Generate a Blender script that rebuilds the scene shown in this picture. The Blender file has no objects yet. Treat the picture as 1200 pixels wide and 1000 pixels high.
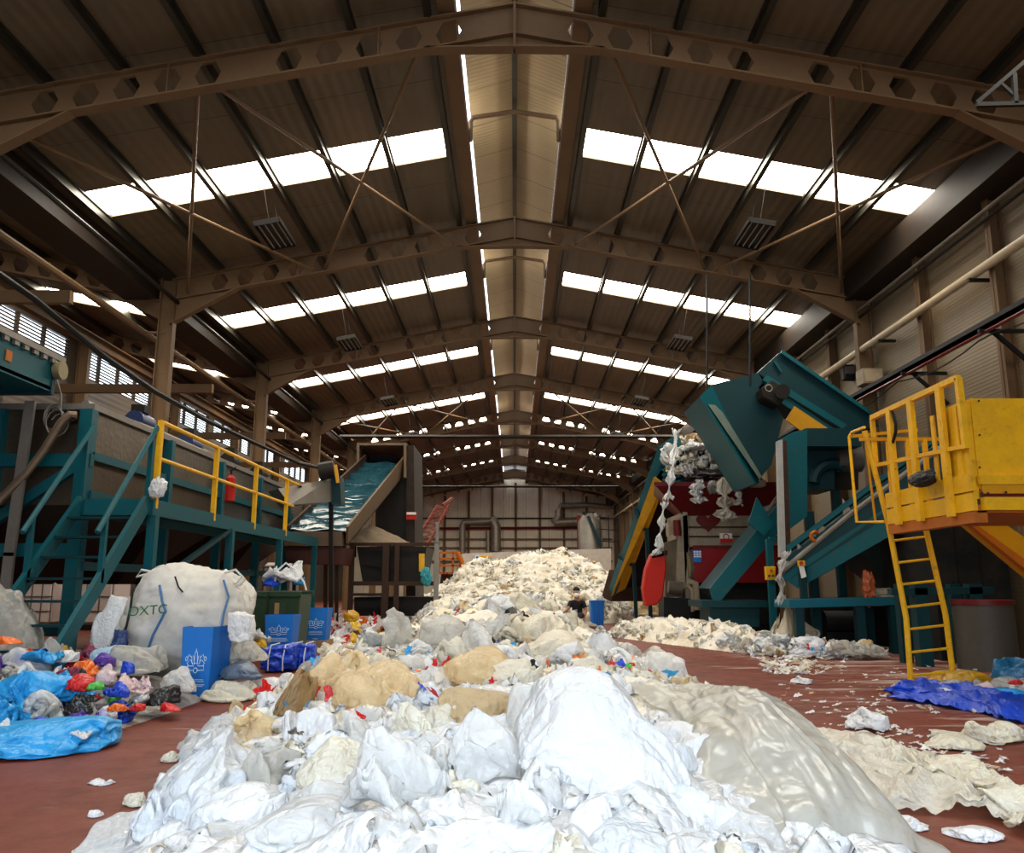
import bpy, bmesh, math, random
import numpy as np
from mathutils import Vector, Matrix, Euler
random.seed(7)
RNG = np.random.default_rng(11)
S = bpy.context.scene
COL = S.collection
PI = math.pi
# ------------------------------------------------------------------ camera model (used to read distances off the photograph)
FPX, CAMH, PITCH, CX, CY = 970.0, 1.25, math.atan(185/970), 603.0, 500.0
_c, _s = math.cos(PITCH), math.sin(PITCH)
def ray(px, py):
    a = (px-CX)/FPX; b = -(py-CY)/FPX
    return a, _c-b*_s, _s+b*_c
def P(px, py, Y):
    a, dy, dz = ray(px, py); t = Y/dy
    return Vector((a*t, Y, CAMH+dz*t))
def PF(px, py, z=0.0):
    a, dy, dz = ray(px, py); t = (z-CAMH)/dz
    return Vector((a*t, dy*t, z))
def PX(px, py, X):
    a, dy, dz = ray(px, py); t = X/a
    return Vector((X, dy*t, CAMH+dz*t))
# ------------------------------------------------------------------ numpy noise
def _h(ix, iy, iz, seed):
    n = (ix*374761393 + iy*668265263 + iz*2147483647 + seed*974711) & 0xFFFFFFFF
    n = ((n ^ (n >> 13))*1274126177) & 0xFFFFFFFF
    n = ((n ^ (n >> 16))*2246822519) & 0xFFFFFFFF
    return ((n ^ (n >> 15)) & 0xFFFF)/32767.5-1.0
def vnoise(p, seed=0):
    p = np.asarray(p, dtype=np.float64); f = np.floor(p); i = f.astype(np.int64); t = p-f
    t = t*t*t*(t*(t*6-15)+10)
    out = 0
    for dx in (0, 1):
        wx = t[:, 0] if dx else 1-t[:, 0]
        for dy in (0, 1):
            wy = t[:, 1] if dy else 1-t[:, 1]
            for dz in (0, 1):
                wz = t[:, 2] if dz else 1-t[:, 2]
                out = out + wx*wy*wz*_h(i[:, 0]+dx, i[:, 1]+dy, i[:, 2]+dz, seed)
    return out
def fbm(p, o=4, seed=0, g=.5):
    a = 1.0; s = 0; q = np.array(p, dtype=float)
    for k in range(o):
        s = s+a*vnoise(q, seed+k*17); a *= g; q = q*2.03+3.1
    return s
def ridged(p, o=4, seed=0, g=.55):
    a = 1.0; s = 0; q = np.array(p, dtype=float)
    for k in range(o):
        s = s+a*(1-2*np.abs(vnoise(q, seed+k*31))); a *= g; q = q*2.07+5.3
    return s
def folds(p, k, seed, amp, freq):
    """random plane creases: triangle waves along random directions, warped"""
    r = np.random.default_rng(seed); out = np.zeros(len(p))
    w = np.stack([vnoise(p*freq*.6, seed+5), vnoise(p*freq*.6, seed+6), vnoise(p*freq*.6, seed+7)], 1)
    for j in range(k):
        d = r.normal(size=3); d /= np.linalg.norm(d)
        f = freq*(.6+1.6*r.random())
        ph = (p+w*.35/freq) @ d*f+r.random()
        m = .5+.5*vnoise(p*freq*.5+j*7.7, seed+j)
        out += np.abs((ph % 1)-.5)*4*m-m
    return out*amp/max(1, k)**.6
# ------------------------------------------------------------------ object helpers
def link(o, parent=None):
    COL.objects.link(o)
    if parent is not None: o.parent = parent
    return o
def rootloc(parent):
    v = Vector((0, 0, 0)); o = parent
    while o is not None:
        v += o.location; o = o.parent
    return v
def tag(o, label=None, cat=None, group=None, kind=None):
    if label: o['label'] = label
    if cat: o['category'] = cat
    if group: o['group'] = group
    if kind: o['kind'] = kind
    return o
def thing(name, label, cat, loc=(0, 0, 0), group=None):
    o = bpy.data.objects.new(name, None); o.empty_display_size = .1
    o.location = loc; link(o)
    return tag(o, label, cat, group)
def mesh_np(name, V, F, mat, parent=None, smooth=True, loc=None, mats=None, midx=None):
    """V (n,3) world coordinates, F list/array of faces"""
    V = np.asarray(V, dtype=np.float64)
    if parent is not None: o0 = rootloc(parent)
    elif loc is not None: o0 = Vector(loc)
    else:
        o0 = Vector(((V[:, 0].min()+V[:, 0].max())/2, (V[:, 1].min()+V[:, 1].max())/2, V[:, 2].min()))
    V = V-np.array(o0)
    me = bpy.data.meshes.new(name)
    if isinstance(F, np.ndarray):
        n, k = F.shape
        me.vertices.add(len(V)); me.vertices.foreach_set('co', V.astype(np.float32).ravel())
        me.loops.add(n*k); me.loops.foreach_set('vertex_index', F.astype(np.int32).ravel())
        me.polygons.add(n); me.polygons.foreach_set('loop_start', np.arange(0, n*k, k, dtype=np.int32))
        try: me.polygons.foreach_set('loop_total', np.full(n, k, dtype=np.int32))
        except Exception: pass
        me.update(calc_edges=True); me.validate()
    else:
        me.from_pydata([tuple(v) for v in V], [], F); me.update()
    for m in (mats or [mat]): me.materials.append(m)
    if midx is not None: me.polygons.foreach_set('material_index', np.asarray(midx, dtype=np.int32))
    me.polygons.foreach_set('use_smooth', np.full(len(me.polygons), bool(smooth)))
    o = bpy.data.objects.new(name, me)
    if parent is None: o.location = o0
    return link(o, parent)
class MB:
    def __init__(self): self.v = []; self.f = []
    def add(self, vs, fs):
        n = len(self.v); self.v += [tuple(x) for x in vs]; self.f += [[i+n for i in q] for q in fs]; return self
    def box(self, x0, x1, y0, y1, z0, z1):
        vs = [(x, y, z) for z in (z0, z1) for x, y in ((x0, y0), (x1, y0), (x1, y1), (x0, y1))]
        return self.add(vs, [[3, 2, 1, 0], [4, 5, 6, 7], [0, 1, 5, 4], [1, 2, 6, 5], [2, 3, 7, 6], [3, 0, 4, 7]])
    def bar(self, a, b, w, h=None, up=(0, 0, 1)):
        """rectangular bar a->b, w across, h along up"""
        h = h or w; a = Vector(a); b = Vector(b); d = (b-a).normalized(); up = Vector(up)
        if abs(d.dot(up)) > .97: up = Vector((0, 1, 0))
        x = d.cross(up).normalized()*w/2; y = x.cross(d).normalized()*h/2
        vs = [a-x-y, a+x-y, a+x+y, a-x+y, b-x-y, b+x-y, b+x+y, b-x+y]
        return self.add(vs, [[3, 2, 1, 0], [4, 5, 6, 7], [0, 1, 5, 4], [1, 2, 6, 5], [2, 3, 7, 6], [3, 0, 4, 7]])
    def tube(self, pts, r, n=8, cap=True):
        pts = [Vector(p) for p in pts]; rs = r if isinstance(r, (list, tuple)) else [r]*len(pts)
        rings = []; prev = None
        for i, p in enumerate(pts):
            d = (pts[min(i+1, len(pts)-1)]-pts[max(i-1, 0)]).normalized()
            if prev is None:
                u = Vector((0, 0, 1)) if abs(d.z) < .9 else Vector((1, 0, 0))
                x = d.cross(u).normalized()
            else: x = (prev-d*prev.dot(d)).normalized()
            prev = x; y = d.cross(x)
            rings.append([p+(x*math.cos(2*PI*k/n)+y*math.sin(2*PI*k/n))*rs[i] for k in range(n)])
        vs = [v for g in rings for v in g]; fs = []
        for i in range(len(pts)-1):
            for k in range(n):
                fs.append([i*n+k, i*n+(k+1) % n, (i+1)*n+(k+1) % n, (i+1)*n+k])
        if cap: fs += [list(range(n))[::-1], [(len(pts)-1)*n+k for k in range(n)]]
        return self.add(vs, fs)
    def prism(self, pts, off):
        """planar polygon (3-D points) extruded by a vector"""
        pts = [Vector(p) for p in pts]; off = Vector(off); n = len(pts)
        nrm = sum(((pts[i]-pts[0]).cross(pts[(i+1) % n]-pts[0]) for i in range(1, n-1)), Vector())
        if nrm.dot(off) > 0: pts = pts[::-1]
        return self.add(pts+[p+off for p in pts], [list(range(n)), [2*n-1-k for k in range(n)]] + [[k, n+k, n+(k+1) % n, (k+1) % n][::1] for k in range(n)])
    def pprism(self, pxs, Y, depth):
        return self.prism([P(x, y, Y) for x, y in pxs], (0, depth, 0))
    def quad(self, *p): return self.add(p, [list(range(len(p)))])
    def build(self, name, mat, parent=None, smooth=False, bevel=0, loc=None):
        V = np.array(self.v)
        o = mesh_np(name, V, self.f, mat, parent, False, loc)
        bm = bmesh.new(); bm.from_mesh(o.data); bmesh.ops.recalc_face_normals(bm, faces=bm.faces)
        if smooth:
            for f in bm.faces: f.smooth = True
            for e in bm.edges:
                if len(e.link_faces) == 2 and e.calc_face_angle(0) > .7: e.smooth = False
        bm.to_mesh(o.data); bm.free()
        if bevel:
            m = o.modifiers.new('bevel', 'BEVEL'); m.width = bevel; m.segments = 1; m.limit_method = 'ANGLE'
        return o
def copy_tree(o, parent=None, loc=None):
    c = o.copy(); COL.objects.link(c); c.parent = parent
    if loc is not None: c.location = loc
    for ch in list(o.children): copy_tree(ch, c)
    return c
def struct(mb, name, mat, smooth=False, loc=None, label=None):
    o = mb.build(name, mat, None, smooth, loc=loc); o['kind'] = 'structure'
    if label: o['label'] = label
    return o
# ------------------------------------------------------------------ materials
MATS = {}
def nm(name):
    m = bpy.data.materials.new(name); m.use_nodes = True
    m.node_tree.nodes.clear(); return m, m.node_tree
def lk(t, a, b): t.links.new(a, b)
def N(t, kind, **kw):
    n = t.nodes.new(kind)
    for k, v in kw.items():
        if k in n.inputs: n.inputs[k].default_value = v
        else: setattr(n, k, v)
    return n
def c4(c): return (c[0], c[1], c[2], 1)
def texco(t, sc=(1, 1, 1), src='Object'):
    tc = N(t, 'ShaderNodeTexCoord'); mp = N(t, 'ShaderNodeMapping'); mp.inputs['Scale'].default_value = sc
    lk(t, tc.outputs[src], mp.inputs['Vector']); return mp.outputs['Vector']
def mixc(t, fac, a, b, blend='MIX'):
    m = N(t, 'ShaderNodeMix', data_type='RGBA', blend_type=blend)
    if isinstance(fac, float): m.inputs[0].default_value = fac
    else: lk(t, fac, m.inputs[0])
    for i, v in ((6, a), (7, b)):
        if isinstance(v, tuple): m.inputs[i].default_value = c4(v)
        else: lk(t, v, m.inputs[i])
    return m.outputs[2]
def ramp(t, fac, stops):
    r = N(t, 'ShaderNodeValToRGB'); e = r.color_ramp.elements
    e[0].position, e[0].color = stops[0][0], c4(stops[0][1]) if isinstance(stops[0][1], tuple) else (stops[0][1],)*3+(1,)
    e[1].position, e[1].color = stops[-1][0], c4(stops[-1][1]) if isinstance(stops[-1][1], tuple) else (stops[-1][1],)*3+(1,)
    lk(t, fac, r.inputs[0]); return r.outputs[0]
def paint(name, col, rough=.5, metal=0.0, dirt=.5, dcol=(.05, .035, .02), scale=3.0, bump=.1, rust=0.0):
    """worn painted / bare metal with blotches of dirt"""
    if name in MATS: return MATS[name]
    m, t = nm(name); v = texco(t)
    n1 = N(t, 'ShaderNodeTexNoise', Scale=scale, Detail=8.0, Roughness=.7); lk(t, v, n1.inputs['Vector'])
    n2 = N(t, 'ShaderNodeTexNoise', Scale=scale*9, Detail=4.0); lk(t, v, n2.inputs['Vector'])
    f = ramp(t, n1.outputs[0], [(.42, 0.0), (.78, dirt)])
    c = mixc(t, f, col, dcol)
    c = mixc(t, ramp(t, n2.outputs[0], [(.45, 0.0), (.8, dirt*.5)]), c, tuple(x*.6 for x in col))
    if rust:
        n3 = N(t, 'ShaderNodeTexNoise', Scale=scale*2.3, Detail=10.0, Roughness=.8); lk(t, v, n3.inputs['Vector'])
        c = mixc(t, ramp(t, n3.outputs[0], [(.55, 0.0), (.66, rust)]), c, (.12, .045, .015))
    b = N(t, 'ShaderNodeBsdfPrincipled', Roughness=rough, Metallic=metal); b.inputs['Specular IOR Level'].default_value = .22; lk(t, c, b.inputs['Base Color'])
    bp = N(t, 'ShaderNodeBump', Strength=bump, Distance=.02); lk(t, n2.outputs[0], bp.inputs['Height']); lk(t, bp.outputs[0], b.inputs['Normal'])
    o = N(t, 'ShaderNodeOutputMaterial'); lk(t, b.outputs[0], o.inputs[0]); MATS[name] = m; return m
def film(name, col, transp=0.0, transl=.3, rough=.35, stain=None, st=.5, bump=.5, bs=14.0, var=.12):
    """thin plastic film: diffuse + light passing through + shine, optional see-through share and stains"""
    if name in MATS: return MATS[name]
    m, t = nm(name); v = texco(t)
    n1 = N(t, 'ShaderNodeTexNoise', Scale=2.6, Detail=5.0, Roughness=.6); lk(t, v, n1.inputs['Vector'])
    c = mixc(t, ramp(t, n1.outputs[0], [(.35, 0.0), (.7, 1.0)]), tuple(x*(1-var) for x in col), tuple(min(.9, x*(1+var*.4)) for x in col))
    if stain:
        n3 = N(t, 'ShaderNodeTexNoise', Scale=4.5, Detail=9.0, Roughness=.75, Distortion=.6); lk(t, v, n3.inputs['Vector'])
        c = mixc(t, ramp(t, n3.outputs[0], [(.48, 0.0), (.72, st)]), c, stain)
    vo = N(t, 'ShaderNodeTexVoronoi', Scale=bs, feature='DISTANCE_TO_EDGE')
    nz = N(t, 'ShaderNodeTexNoise', Scale=bs*.5, Detail=3.0); lk(t, v, nz.inputs['Vector'])
    vm = N(t, 'ShaderNodeVectorMath', operation='MULTIPLY_ADD'); lk(t, nz.outputs['Color'], vm.inputs[0]); vm.inputs[1].default_value = (.12,)*3; lk(t, v, vm.inputs[2])
    lk(t, vm.outputs[0], vo.inputs['Vector'])
    bq = N(t, 'ShaderNodeBump', Strength=bump, Distance=.025); lk(t, vo.outputs[0], bq.inputs['Height'])
    v2 = N(t, 'ShaderNodeTexVoronoi', Scale=bs*2.7, feature='DISTANCE_TO_EDGE'); lk(t, vm.outputs[0], v2.inputs['Vector'])
    ws = N(t, 'ShaderNodeMapping'); ws.inputs['Scale'].default_value = (3.0, .45, 1.3); ws.inputs['Rotation'].default_value = (.4, .3, .7); lk(t, vm.outputs[0], ws.inputs[0])
    n5 = N(t, 'ShaderNodeTexNoise', Scale=bs*.9, Detail=4.0, Roughness=.55, Distortion=.4); lk(t, ws.outputs[0], n5.inputs['Vector'])
    am = N(t, 'ShaderNodeMath', operation='MULTIPLY_ADD'); lk(t, n5.outputs[0], am.inputs[0]); am.inputs[1].default_value = .9; lk(t, v2.outputs[0], am.inputs[2])
    bp = N(t, 'ShaderNodeBump', Strength=bump*.7, Distance=.008); lk(t, am.outputs[0], bp.inputs['Height']); lk(t, bq.outputs[0], bp.inputs['Normal'])
    b = N(t, 'ShaderNodeBsdfPrincipled', Roughness=rough); lk(t, c, b.inputs['Base Color']); lk(t, bp.outputs[0], b.inputs['Normal'])
    tr = N(t, 'ShaderNodeBsdfTranslucent'); lk(t, c, tr.inputs[0]); lk(t, bp.outputs[0], tr.inputs['Normal'])
    mx = N(t, 'ShaderNodeMixShader'); mx.inputs[0].default_value = transl; lk(t, b.outputs[0], mx.inputs[1]); lk(t, tr.outputs[0], mx.inputs[2])
    out = mx.outputs[0]
    if transp > 0:
        lw = N(t, 'ShaderNodeLayerWeight', Blend=.35); lk(t, bp.outputs[0], lw.inputs['Normal'])
        f = ramp(t, lw.outputs['Facing'], [(.1, transp), (.85, transp*.15)])
        tp = N(t, 'ShaderNodeBsdfTransparent'); m2 = N(t, 'ShaderNodeMixShader'); lk(t, f, m2.inputs[0]); lk(t, out, m2.inputs[1]); lk(t, tp.outputs[0], m2.inputs[2]); out = m2.outputs[0]
    o = N(t, 'ShaderNodeOutputMaterial'); lk(t, out, o.inputs[0]); MATS[name] = m; return m
def emit(name, col, s):
    m, t = nm(name); e = N(t, 'ShaderNodeEmission', Strength=s); e.inputs[0].default_value = c4(col)
    o = N(t, 'ShaderNodeOutputMaterial'); lk(t, e.outputs[0], o.inputs[0]); return m
def ribbed(name, col, axis, pitch, rough=.6, bump=.35, dirt=.35, seam=None):
    """profiled sheet cladding: ribs along one axis"""
    m, t = nm(name); v = texco(t)
    sx = N(t, 'ShaderNodeSeparateXYZ'); lk(t, v, sx.inputs[0])
    k = N(t, 'ShaderNodeMath', operation='MULTIPLY'); lk(t, sx.outputs[axis], k.inputs[0]); k.inputs[1].default_value = 2*PI/pitch
    sn = N(t, 'ShaderNodeMath', operation='SINE'); lk(t, k.outputs[0], sn.inputs[0])
    n1 = N(t, 'ShaderNodeTexNoise', Scale=.7, Detail=7.0, Roughness=.7); lk(t, v, n1.inputs['Vector'])
    c = mixc(t, ramp(t, n1.outputs[0], [(.4, 0.0), (.75, dirt)]), col, tuple(x*.45 for x in col))
    if seam:
        fr = N(t, 'ShaderNodeMath', operation='PINGPONG'); lk(t, sx.outputs[seam[0]], fr.inputs[0]); fr.inputs[1].default_value = seam[1]/2
        lt = N(t, 'ShaderNodeMath', operation='LESS_THAN'); lk(t, fr.outputs[0], lt.inputs[0]); lt.inputs[1].default_value = .012
        c = mixc(t, lt.outputs[0], c, tuple(x*.3 for x in col))
    b = N(t, 'ShaderNodeBsdfPrincipled', Roughness=rough); lk(t, c, b.inputs['Base Color'])
    bp = N(t, 'ShaderNodeBump', Strength=bump, Distance=.02); lk(t, sn.outputs[0], bp.inputs['Height']); lk(t, bp.outputs[0], b.inputs['Normal'])
    o = N(t, 'ShaderNodeOutputMaterial'); lk(t, b.outputs[0], o.inputs[0]); return m
BEAM = paint('beam_paint', (.155, .09, .044), .6, 0, .45, (.07, .045, .025), 1.2)
PURL = paint('purlin_steel', (.05, .045, .035), .4, .6, .5, (.02, .014, .01), 2)
DARK = paint('dark_steel', (.011, .009, .007), .6, 0, .4, (.03, .018, .009), 2)
RUST = paint('rusty_steel', (.05, .028, .018), .7, .2, .6, (.03, .015, .008), 2, rust=.8)
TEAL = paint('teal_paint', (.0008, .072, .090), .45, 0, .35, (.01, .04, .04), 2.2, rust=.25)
TEAL_SHADE = paint('shaded_teal_paint', (.0005, .026, .033), .5, 0, .35, (.003, .01, .01), 1.5)  # the same teal with shade put into its colour, for the darker parts
YEL = paint('yellow_paint', (.72, .38, .006), .45, 0, .4, (.25, .12, .02), 2.5, rust=.45)
YELD = paint('deep_yellow_paint', (.55, .26, .006), .45, 0, .5, (.3, .13, .02), 1.5, rust=.2)
ORG = paint('orange_paint', (.42, .11, .006), .5, 0, .4, (.15, .05, .02), 2)
REDM = paint('red_paint', (.105, .004, .006), .45, 0, .5, (.08, .03, .02), 1.8, rust=.3)
REDB = paint('bright_red_paint', (.40, .010, .003), .55, 0, .25, (.3, .03, .02), 2)
STEEL = paint('stainless_steel', (.12, .093, .066), .34, .75, .7, (.05, .035, .02), 1.3, bump=.25)
GALV = paint('galvanised_steel', (.22, .20, .175), .5, .6, .5, (.12, .09, .06), 2)
CREAM = paint('cream_paint', (.30, .25, .18), .55, 0, .75, (.12, .08, .05), 2.6, rust=.5)
BLACK = paint('black_rubber', (.006, .006, .0065), .55, 0, .3, (.03, .025, .02), 3)
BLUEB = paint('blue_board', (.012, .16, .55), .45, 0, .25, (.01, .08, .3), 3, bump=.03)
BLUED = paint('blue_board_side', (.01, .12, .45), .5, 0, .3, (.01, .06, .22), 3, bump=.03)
WHITEP = paint('white_paint', (.75, .74, .72), .5, 0, .3, (.35, .32, .28), 3)
GREENB = paint('bin_green', (.018, .045, .02), .5, 0, .5, (.05, .045, .03), 2.5)
CARD = paint('brown_card', (.32, .19, .09), .8, 0, .3, (.15, .09, .05), 3)
# ================================================================== THE BUILDING
YB, YF = 72.6, -4.0                      # back and front wall
TR = [11.5+7.64*i for i in range(-1, 8)]   # portal frames
SL = .195                                # roof slope
def zt(x): return 10.15-SL*abs(x)        # top of the rafters
def zr(x): return 10.36-SL*abs(x)        # underside of the roof sheets
XE, XW, XL = 8.45, 8.62, -14.6           # eaves, right wall, far left wall
# floor
m, t = nm('floor_screed'); v = texco(t)
n1 = N(t, 'ShaderNodeTexNoise', Scale=.55, Detail=8.0, Roughness=.65); lk(t, v, n1.inputs['Vector'])
c = mixc(t, ramp(t, n1.outputs[0], [(.3, 0.0), (.7, 1.0)]), (.10, .0145, .0055), (.15, .027, .0105))
n2 = N(t, 'ShaderNodeTexNoise', Scale=3.2, Detail=9.0, Roughness=.75); lk(t, v, n2.inputs['Vector'])
c = mixc(t, ramp(t, n2.outputs[0], [(.5, 0.0), (.72, .6)]), c, (.035, .012, .007))
tc = N(t, 'ShaderNodeTexCoord'); mp = N(t, 'ShaderNodeMapping'); mp.inputs['Rotation'].default_value = (0, 0, .62); mp.inputs['Scale'].default_value = (.35, 2.2, 1); lk(t, tc.outputs['Object'], mp.inputs[0])
n3 = N(t, 'ShaderNodeTexNoise', Scale=1.5, Detail=12.0, Roughness=.78, Distortion=.5); lk(t, mp.outputs[0], n3.inputs['Vector'])
sx = N(t, 'ShaderNodeSeparateXYZ'); lk(t, tc.outputs['Object'], sx.inputs[0])
mr = N(t, 'ShaderNodeMapRange'); lk(t, sx.outputs[0], mr.inputs[0]); mr.inputs[1].default_value = 2.2; mr.inputs[2].default_value = 5.5; mr.inputs[3].default_value = 0; mr.inputs[4].default_value = .13
ad = N(t, 'ShaderNodeMath', operation='ADD'); lk(t, n3.outputs[0], ad.inputs[0]); lk(t, mr.outputs[0], ad.inputs[1])
c = mixc(t, ramp(t, ad.outputs[0], [(.60, 0.0), (.74, .75)]), c, (.5, .43, .38))
b = N(t, 'ShaderNodeBsdfPrincipled', Roughness=.5); b.inputs['Specular IOR Level'].default_value = .28; lk(t, c, b.inputs['Base Color'])
rr = ramp(t, n2.outputs[0], [(.3, .45), (.7, .72)]); lk(t, rr, b.inputs['Roughness'])
bp = N(t, 'ShaderNodeBump', Strength=.18, Distance=.02); lk(t, n2.outputs[0], bp.inputs['Height']); lk(t, bp.outputs[0], b.inputs['Normal'])
o = N(t, 'ShaderNodeOutputMaterial'); lk(t, b.outputs[0], o.inputs[0]); FLOOR = m
struct(MB().box(XL-.2, XW+.2, YF-6, YB+.2, -.2, 0), 'floor', FLOOR, loc=(0, 0, 0))
ROOF = ribbed('roof_sheet', (.108, .072, .037), 0, .2, .55, .2, .5, seam=(1, 1.9))
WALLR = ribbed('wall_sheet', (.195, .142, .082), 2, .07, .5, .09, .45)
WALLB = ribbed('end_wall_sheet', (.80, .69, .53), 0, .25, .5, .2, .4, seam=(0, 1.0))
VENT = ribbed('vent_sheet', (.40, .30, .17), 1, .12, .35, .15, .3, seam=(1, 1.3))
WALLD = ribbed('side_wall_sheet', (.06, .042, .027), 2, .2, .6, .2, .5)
GUT = paint('gutter_steel', (.025, .017, .012), .6, .2, .4, (.05, .03, .02), 1)
SKY = emit('daylight_panel', (1.0, .92, .78), 19.0)
# walls
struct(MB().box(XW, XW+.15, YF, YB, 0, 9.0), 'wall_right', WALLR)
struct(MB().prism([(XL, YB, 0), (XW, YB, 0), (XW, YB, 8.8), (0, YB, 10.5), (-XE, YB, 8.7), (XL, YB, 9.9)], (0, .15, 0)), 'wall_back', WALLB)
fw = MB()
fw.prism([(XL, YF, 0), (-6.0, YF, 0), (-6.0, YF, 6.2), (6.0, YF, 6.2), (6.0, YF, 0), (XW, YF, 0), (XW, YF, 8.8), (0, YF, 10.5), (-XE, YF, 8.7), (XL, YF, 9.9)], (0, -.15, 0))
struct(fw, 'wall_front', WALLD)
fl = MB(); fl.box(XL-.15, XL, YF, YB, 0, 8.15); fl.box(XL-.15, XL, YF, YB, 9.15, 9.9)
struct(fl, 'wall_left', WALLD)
LOUV = paint('louvre_steel', (.05, .035, .022), .6, .2, .3, (.04, .02, .01), 2)
wn = 1
for k in range(10):
    y0 = 8+6.3*k
    mb = MB()
    for i in range(9):
        z = 8.2+i*.108
        mb.bar((XL-.06, y0, z), (XL-.06, y0+5.6, z), .13, .05, up=(.5, 0, .86))
    for j in range(5): mb.box(XL-.14, XL-.02, y0+j*1.4-.04, y0+j*1.4+.04, 8.15, 9.15)
    struct(mb, 'window_%d' % wn, LOUV); wn += 1
    fl = MB().box(XL-.15, XL, y0+5.6, y0+6.3, 8.15, 9.15); struct(fl, 'wall_left_pier', WALLD)
struct(MB().box(XL-.15, XL, YF, 8, 8.15, 9.15), 'wall_left_pier', WALLD)
# roof slopes with the daylight strips cut out, one slope each side + the aisle
SKY_Y = [y+3.98 for y in TR[:5]]+[y+2.0 for y in TR[5:-1]]
HS = .55
def slope_pieces(x0, x1, z0, z1, name, hx0, hx1, zz):
    """roof plane x0..x1; strips between hx0..hx1 open at every SKY_Y"""
    mb = MB(); th = .08
    def slab(xa, xb, ya, yb):
        za, zb = zz(xa), zz(xb)
        mb.prism([(xa, ya, za), (xb, ya, zb), (xb, ya, zb+th), (xa, ya, za+th)], (0, yb-ya, 0))
    ys = [YF-.1]
    for s in SKY_Y: ys += [s-HS, s+HS]
    ys.append(YB+.1)
    for i in range(0, len(ys), 2): slab(x0, x1, ys[i], ys[i+1])
    for s in SKY_Y:
        slab(x0, hx0, s-HS, s+HS); slab(hx1, x1, s-HS, s+HS)
    struct(mb, name, ROOF, loc=(0, 0, 8))
slope_pieces(-XE-.5, -.95, 0, 0, 'ceiling_left', -8.35, -1.35, zr)
slope_pieces(.95, XW+.1, 0, 0, 'ceiling_right', 1.35, 8.35, zr)
def za(x): return 8.62+(-XE-x)*.2        # aisle roof rises to the left
slope_pieces(XL-.1, -XE-.45, 0, 0, 'ceiling_aisle', -13.6, -9.6, za)
PX_ = [1.35, 2.53, 3.7, 4.87, 6.04, 7.2, 8.38]
for sgn in (-1, 1):
    for s in SKY_Y:
        mb = MB()
        for a, b2 in zip(PX_[:-1], PX_[1:]):
            xa, xb = sgn*(a+.03), sgn*(b2-.03)
            mb.quad((xa, s-HS, zr(xa)+.05), (xb, s-HS, zr(xb)+.05), (xb, s+HS, zr(xb)+.05), (xa, s+HS, zr(xa)+.05))
        struct(mb, 'window_%d' % wn, SKY); wn += 1
for s in SKY_Y:
    mb = MB()
    for a, b2 in ((-9.65, -11.5), (-11.6, -13.55)):
        mb.quad((a, s-HS, za(a)+.05), (b2, s-HS, za(b2)+.05), (b2, s+HS, za(b2)+.05), (a, s+HS, za(a)+.05))
    struct(mb, 'window_%d' % wn, SKY); wn += 1
# purlins: light steel sections along the hall, one object each
for sgn in (-1, 1):
    for x in PX_:
        mb = MB(); xx = sgn*x
        z = zr(xx)-.005
        mb.box(xx-.045, xx+.045, YF, YB, z-.03, z); mb.box(xx-.012, xx+.012, YF, YB, z-.2, z-.02); mb.box(xx-.05, xx+.05, YF, YB, z-.215, z-.195)
        struct(mb, 'purlin', PURL)
for x in (-9.6, -11.55, -13.6):
    z = za(x); struct(MB().box(x-.05, x+.05, YF, YB, z-.2, z), 'purlin', PURL)
# ridge ventilator: curbs, raised hood, hoops
for sgn in (-1, 1):
    mb = MB(); a = sgn*.93; b2 = sgn*1.2
    mb.box(min(a, a+sgn*.04), max(a, a+sgn*.04), YF, YB, zr(.93)-.06, zr(.93)+.16)
    mb.box(min(a, b2), max(a, b2), YF, YB, zr(1.1)-.14, zr(1.1)-.05)
    struct(mb, 'trim_%d' % (1 if sgn < 0 else 2), BEAM)
    g = .62 if sgn < 0 else .48
    mb = MB(); xo = sgn*(.915 if sgn < 0 else .962)
    mb.prism([(0, YF, 10.36+.72), (xo, YF, 10.36-.18+g), (xo, YF, 10.36-.12+g), (0, YF, 10.36+.78)], (0, YB-YF, 0))
    struct(mb, 'ceiling_vent', VENT)
struct(MB().box(-.05, .05, YF, YB, 10.86, 11.06), 'purlin', PURL)
for y in TR:
    for dy in (3.9, ):
        mb = MB(); z0 = zr(.9)
        mb.tube([(-.9, y+dy, z0-.1), (-.9, y+dy, z0+.32), (-.84, y+dy, z0+.42), (0, y+dy, z0+.55), (.84, y+dy, z0+.42), (.9, y+dy, z0+.32), (.9, y+dy, z0-.1)], .05, 8)
        struct(mb, 'vent_hoop', BEAM, True)
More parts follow.
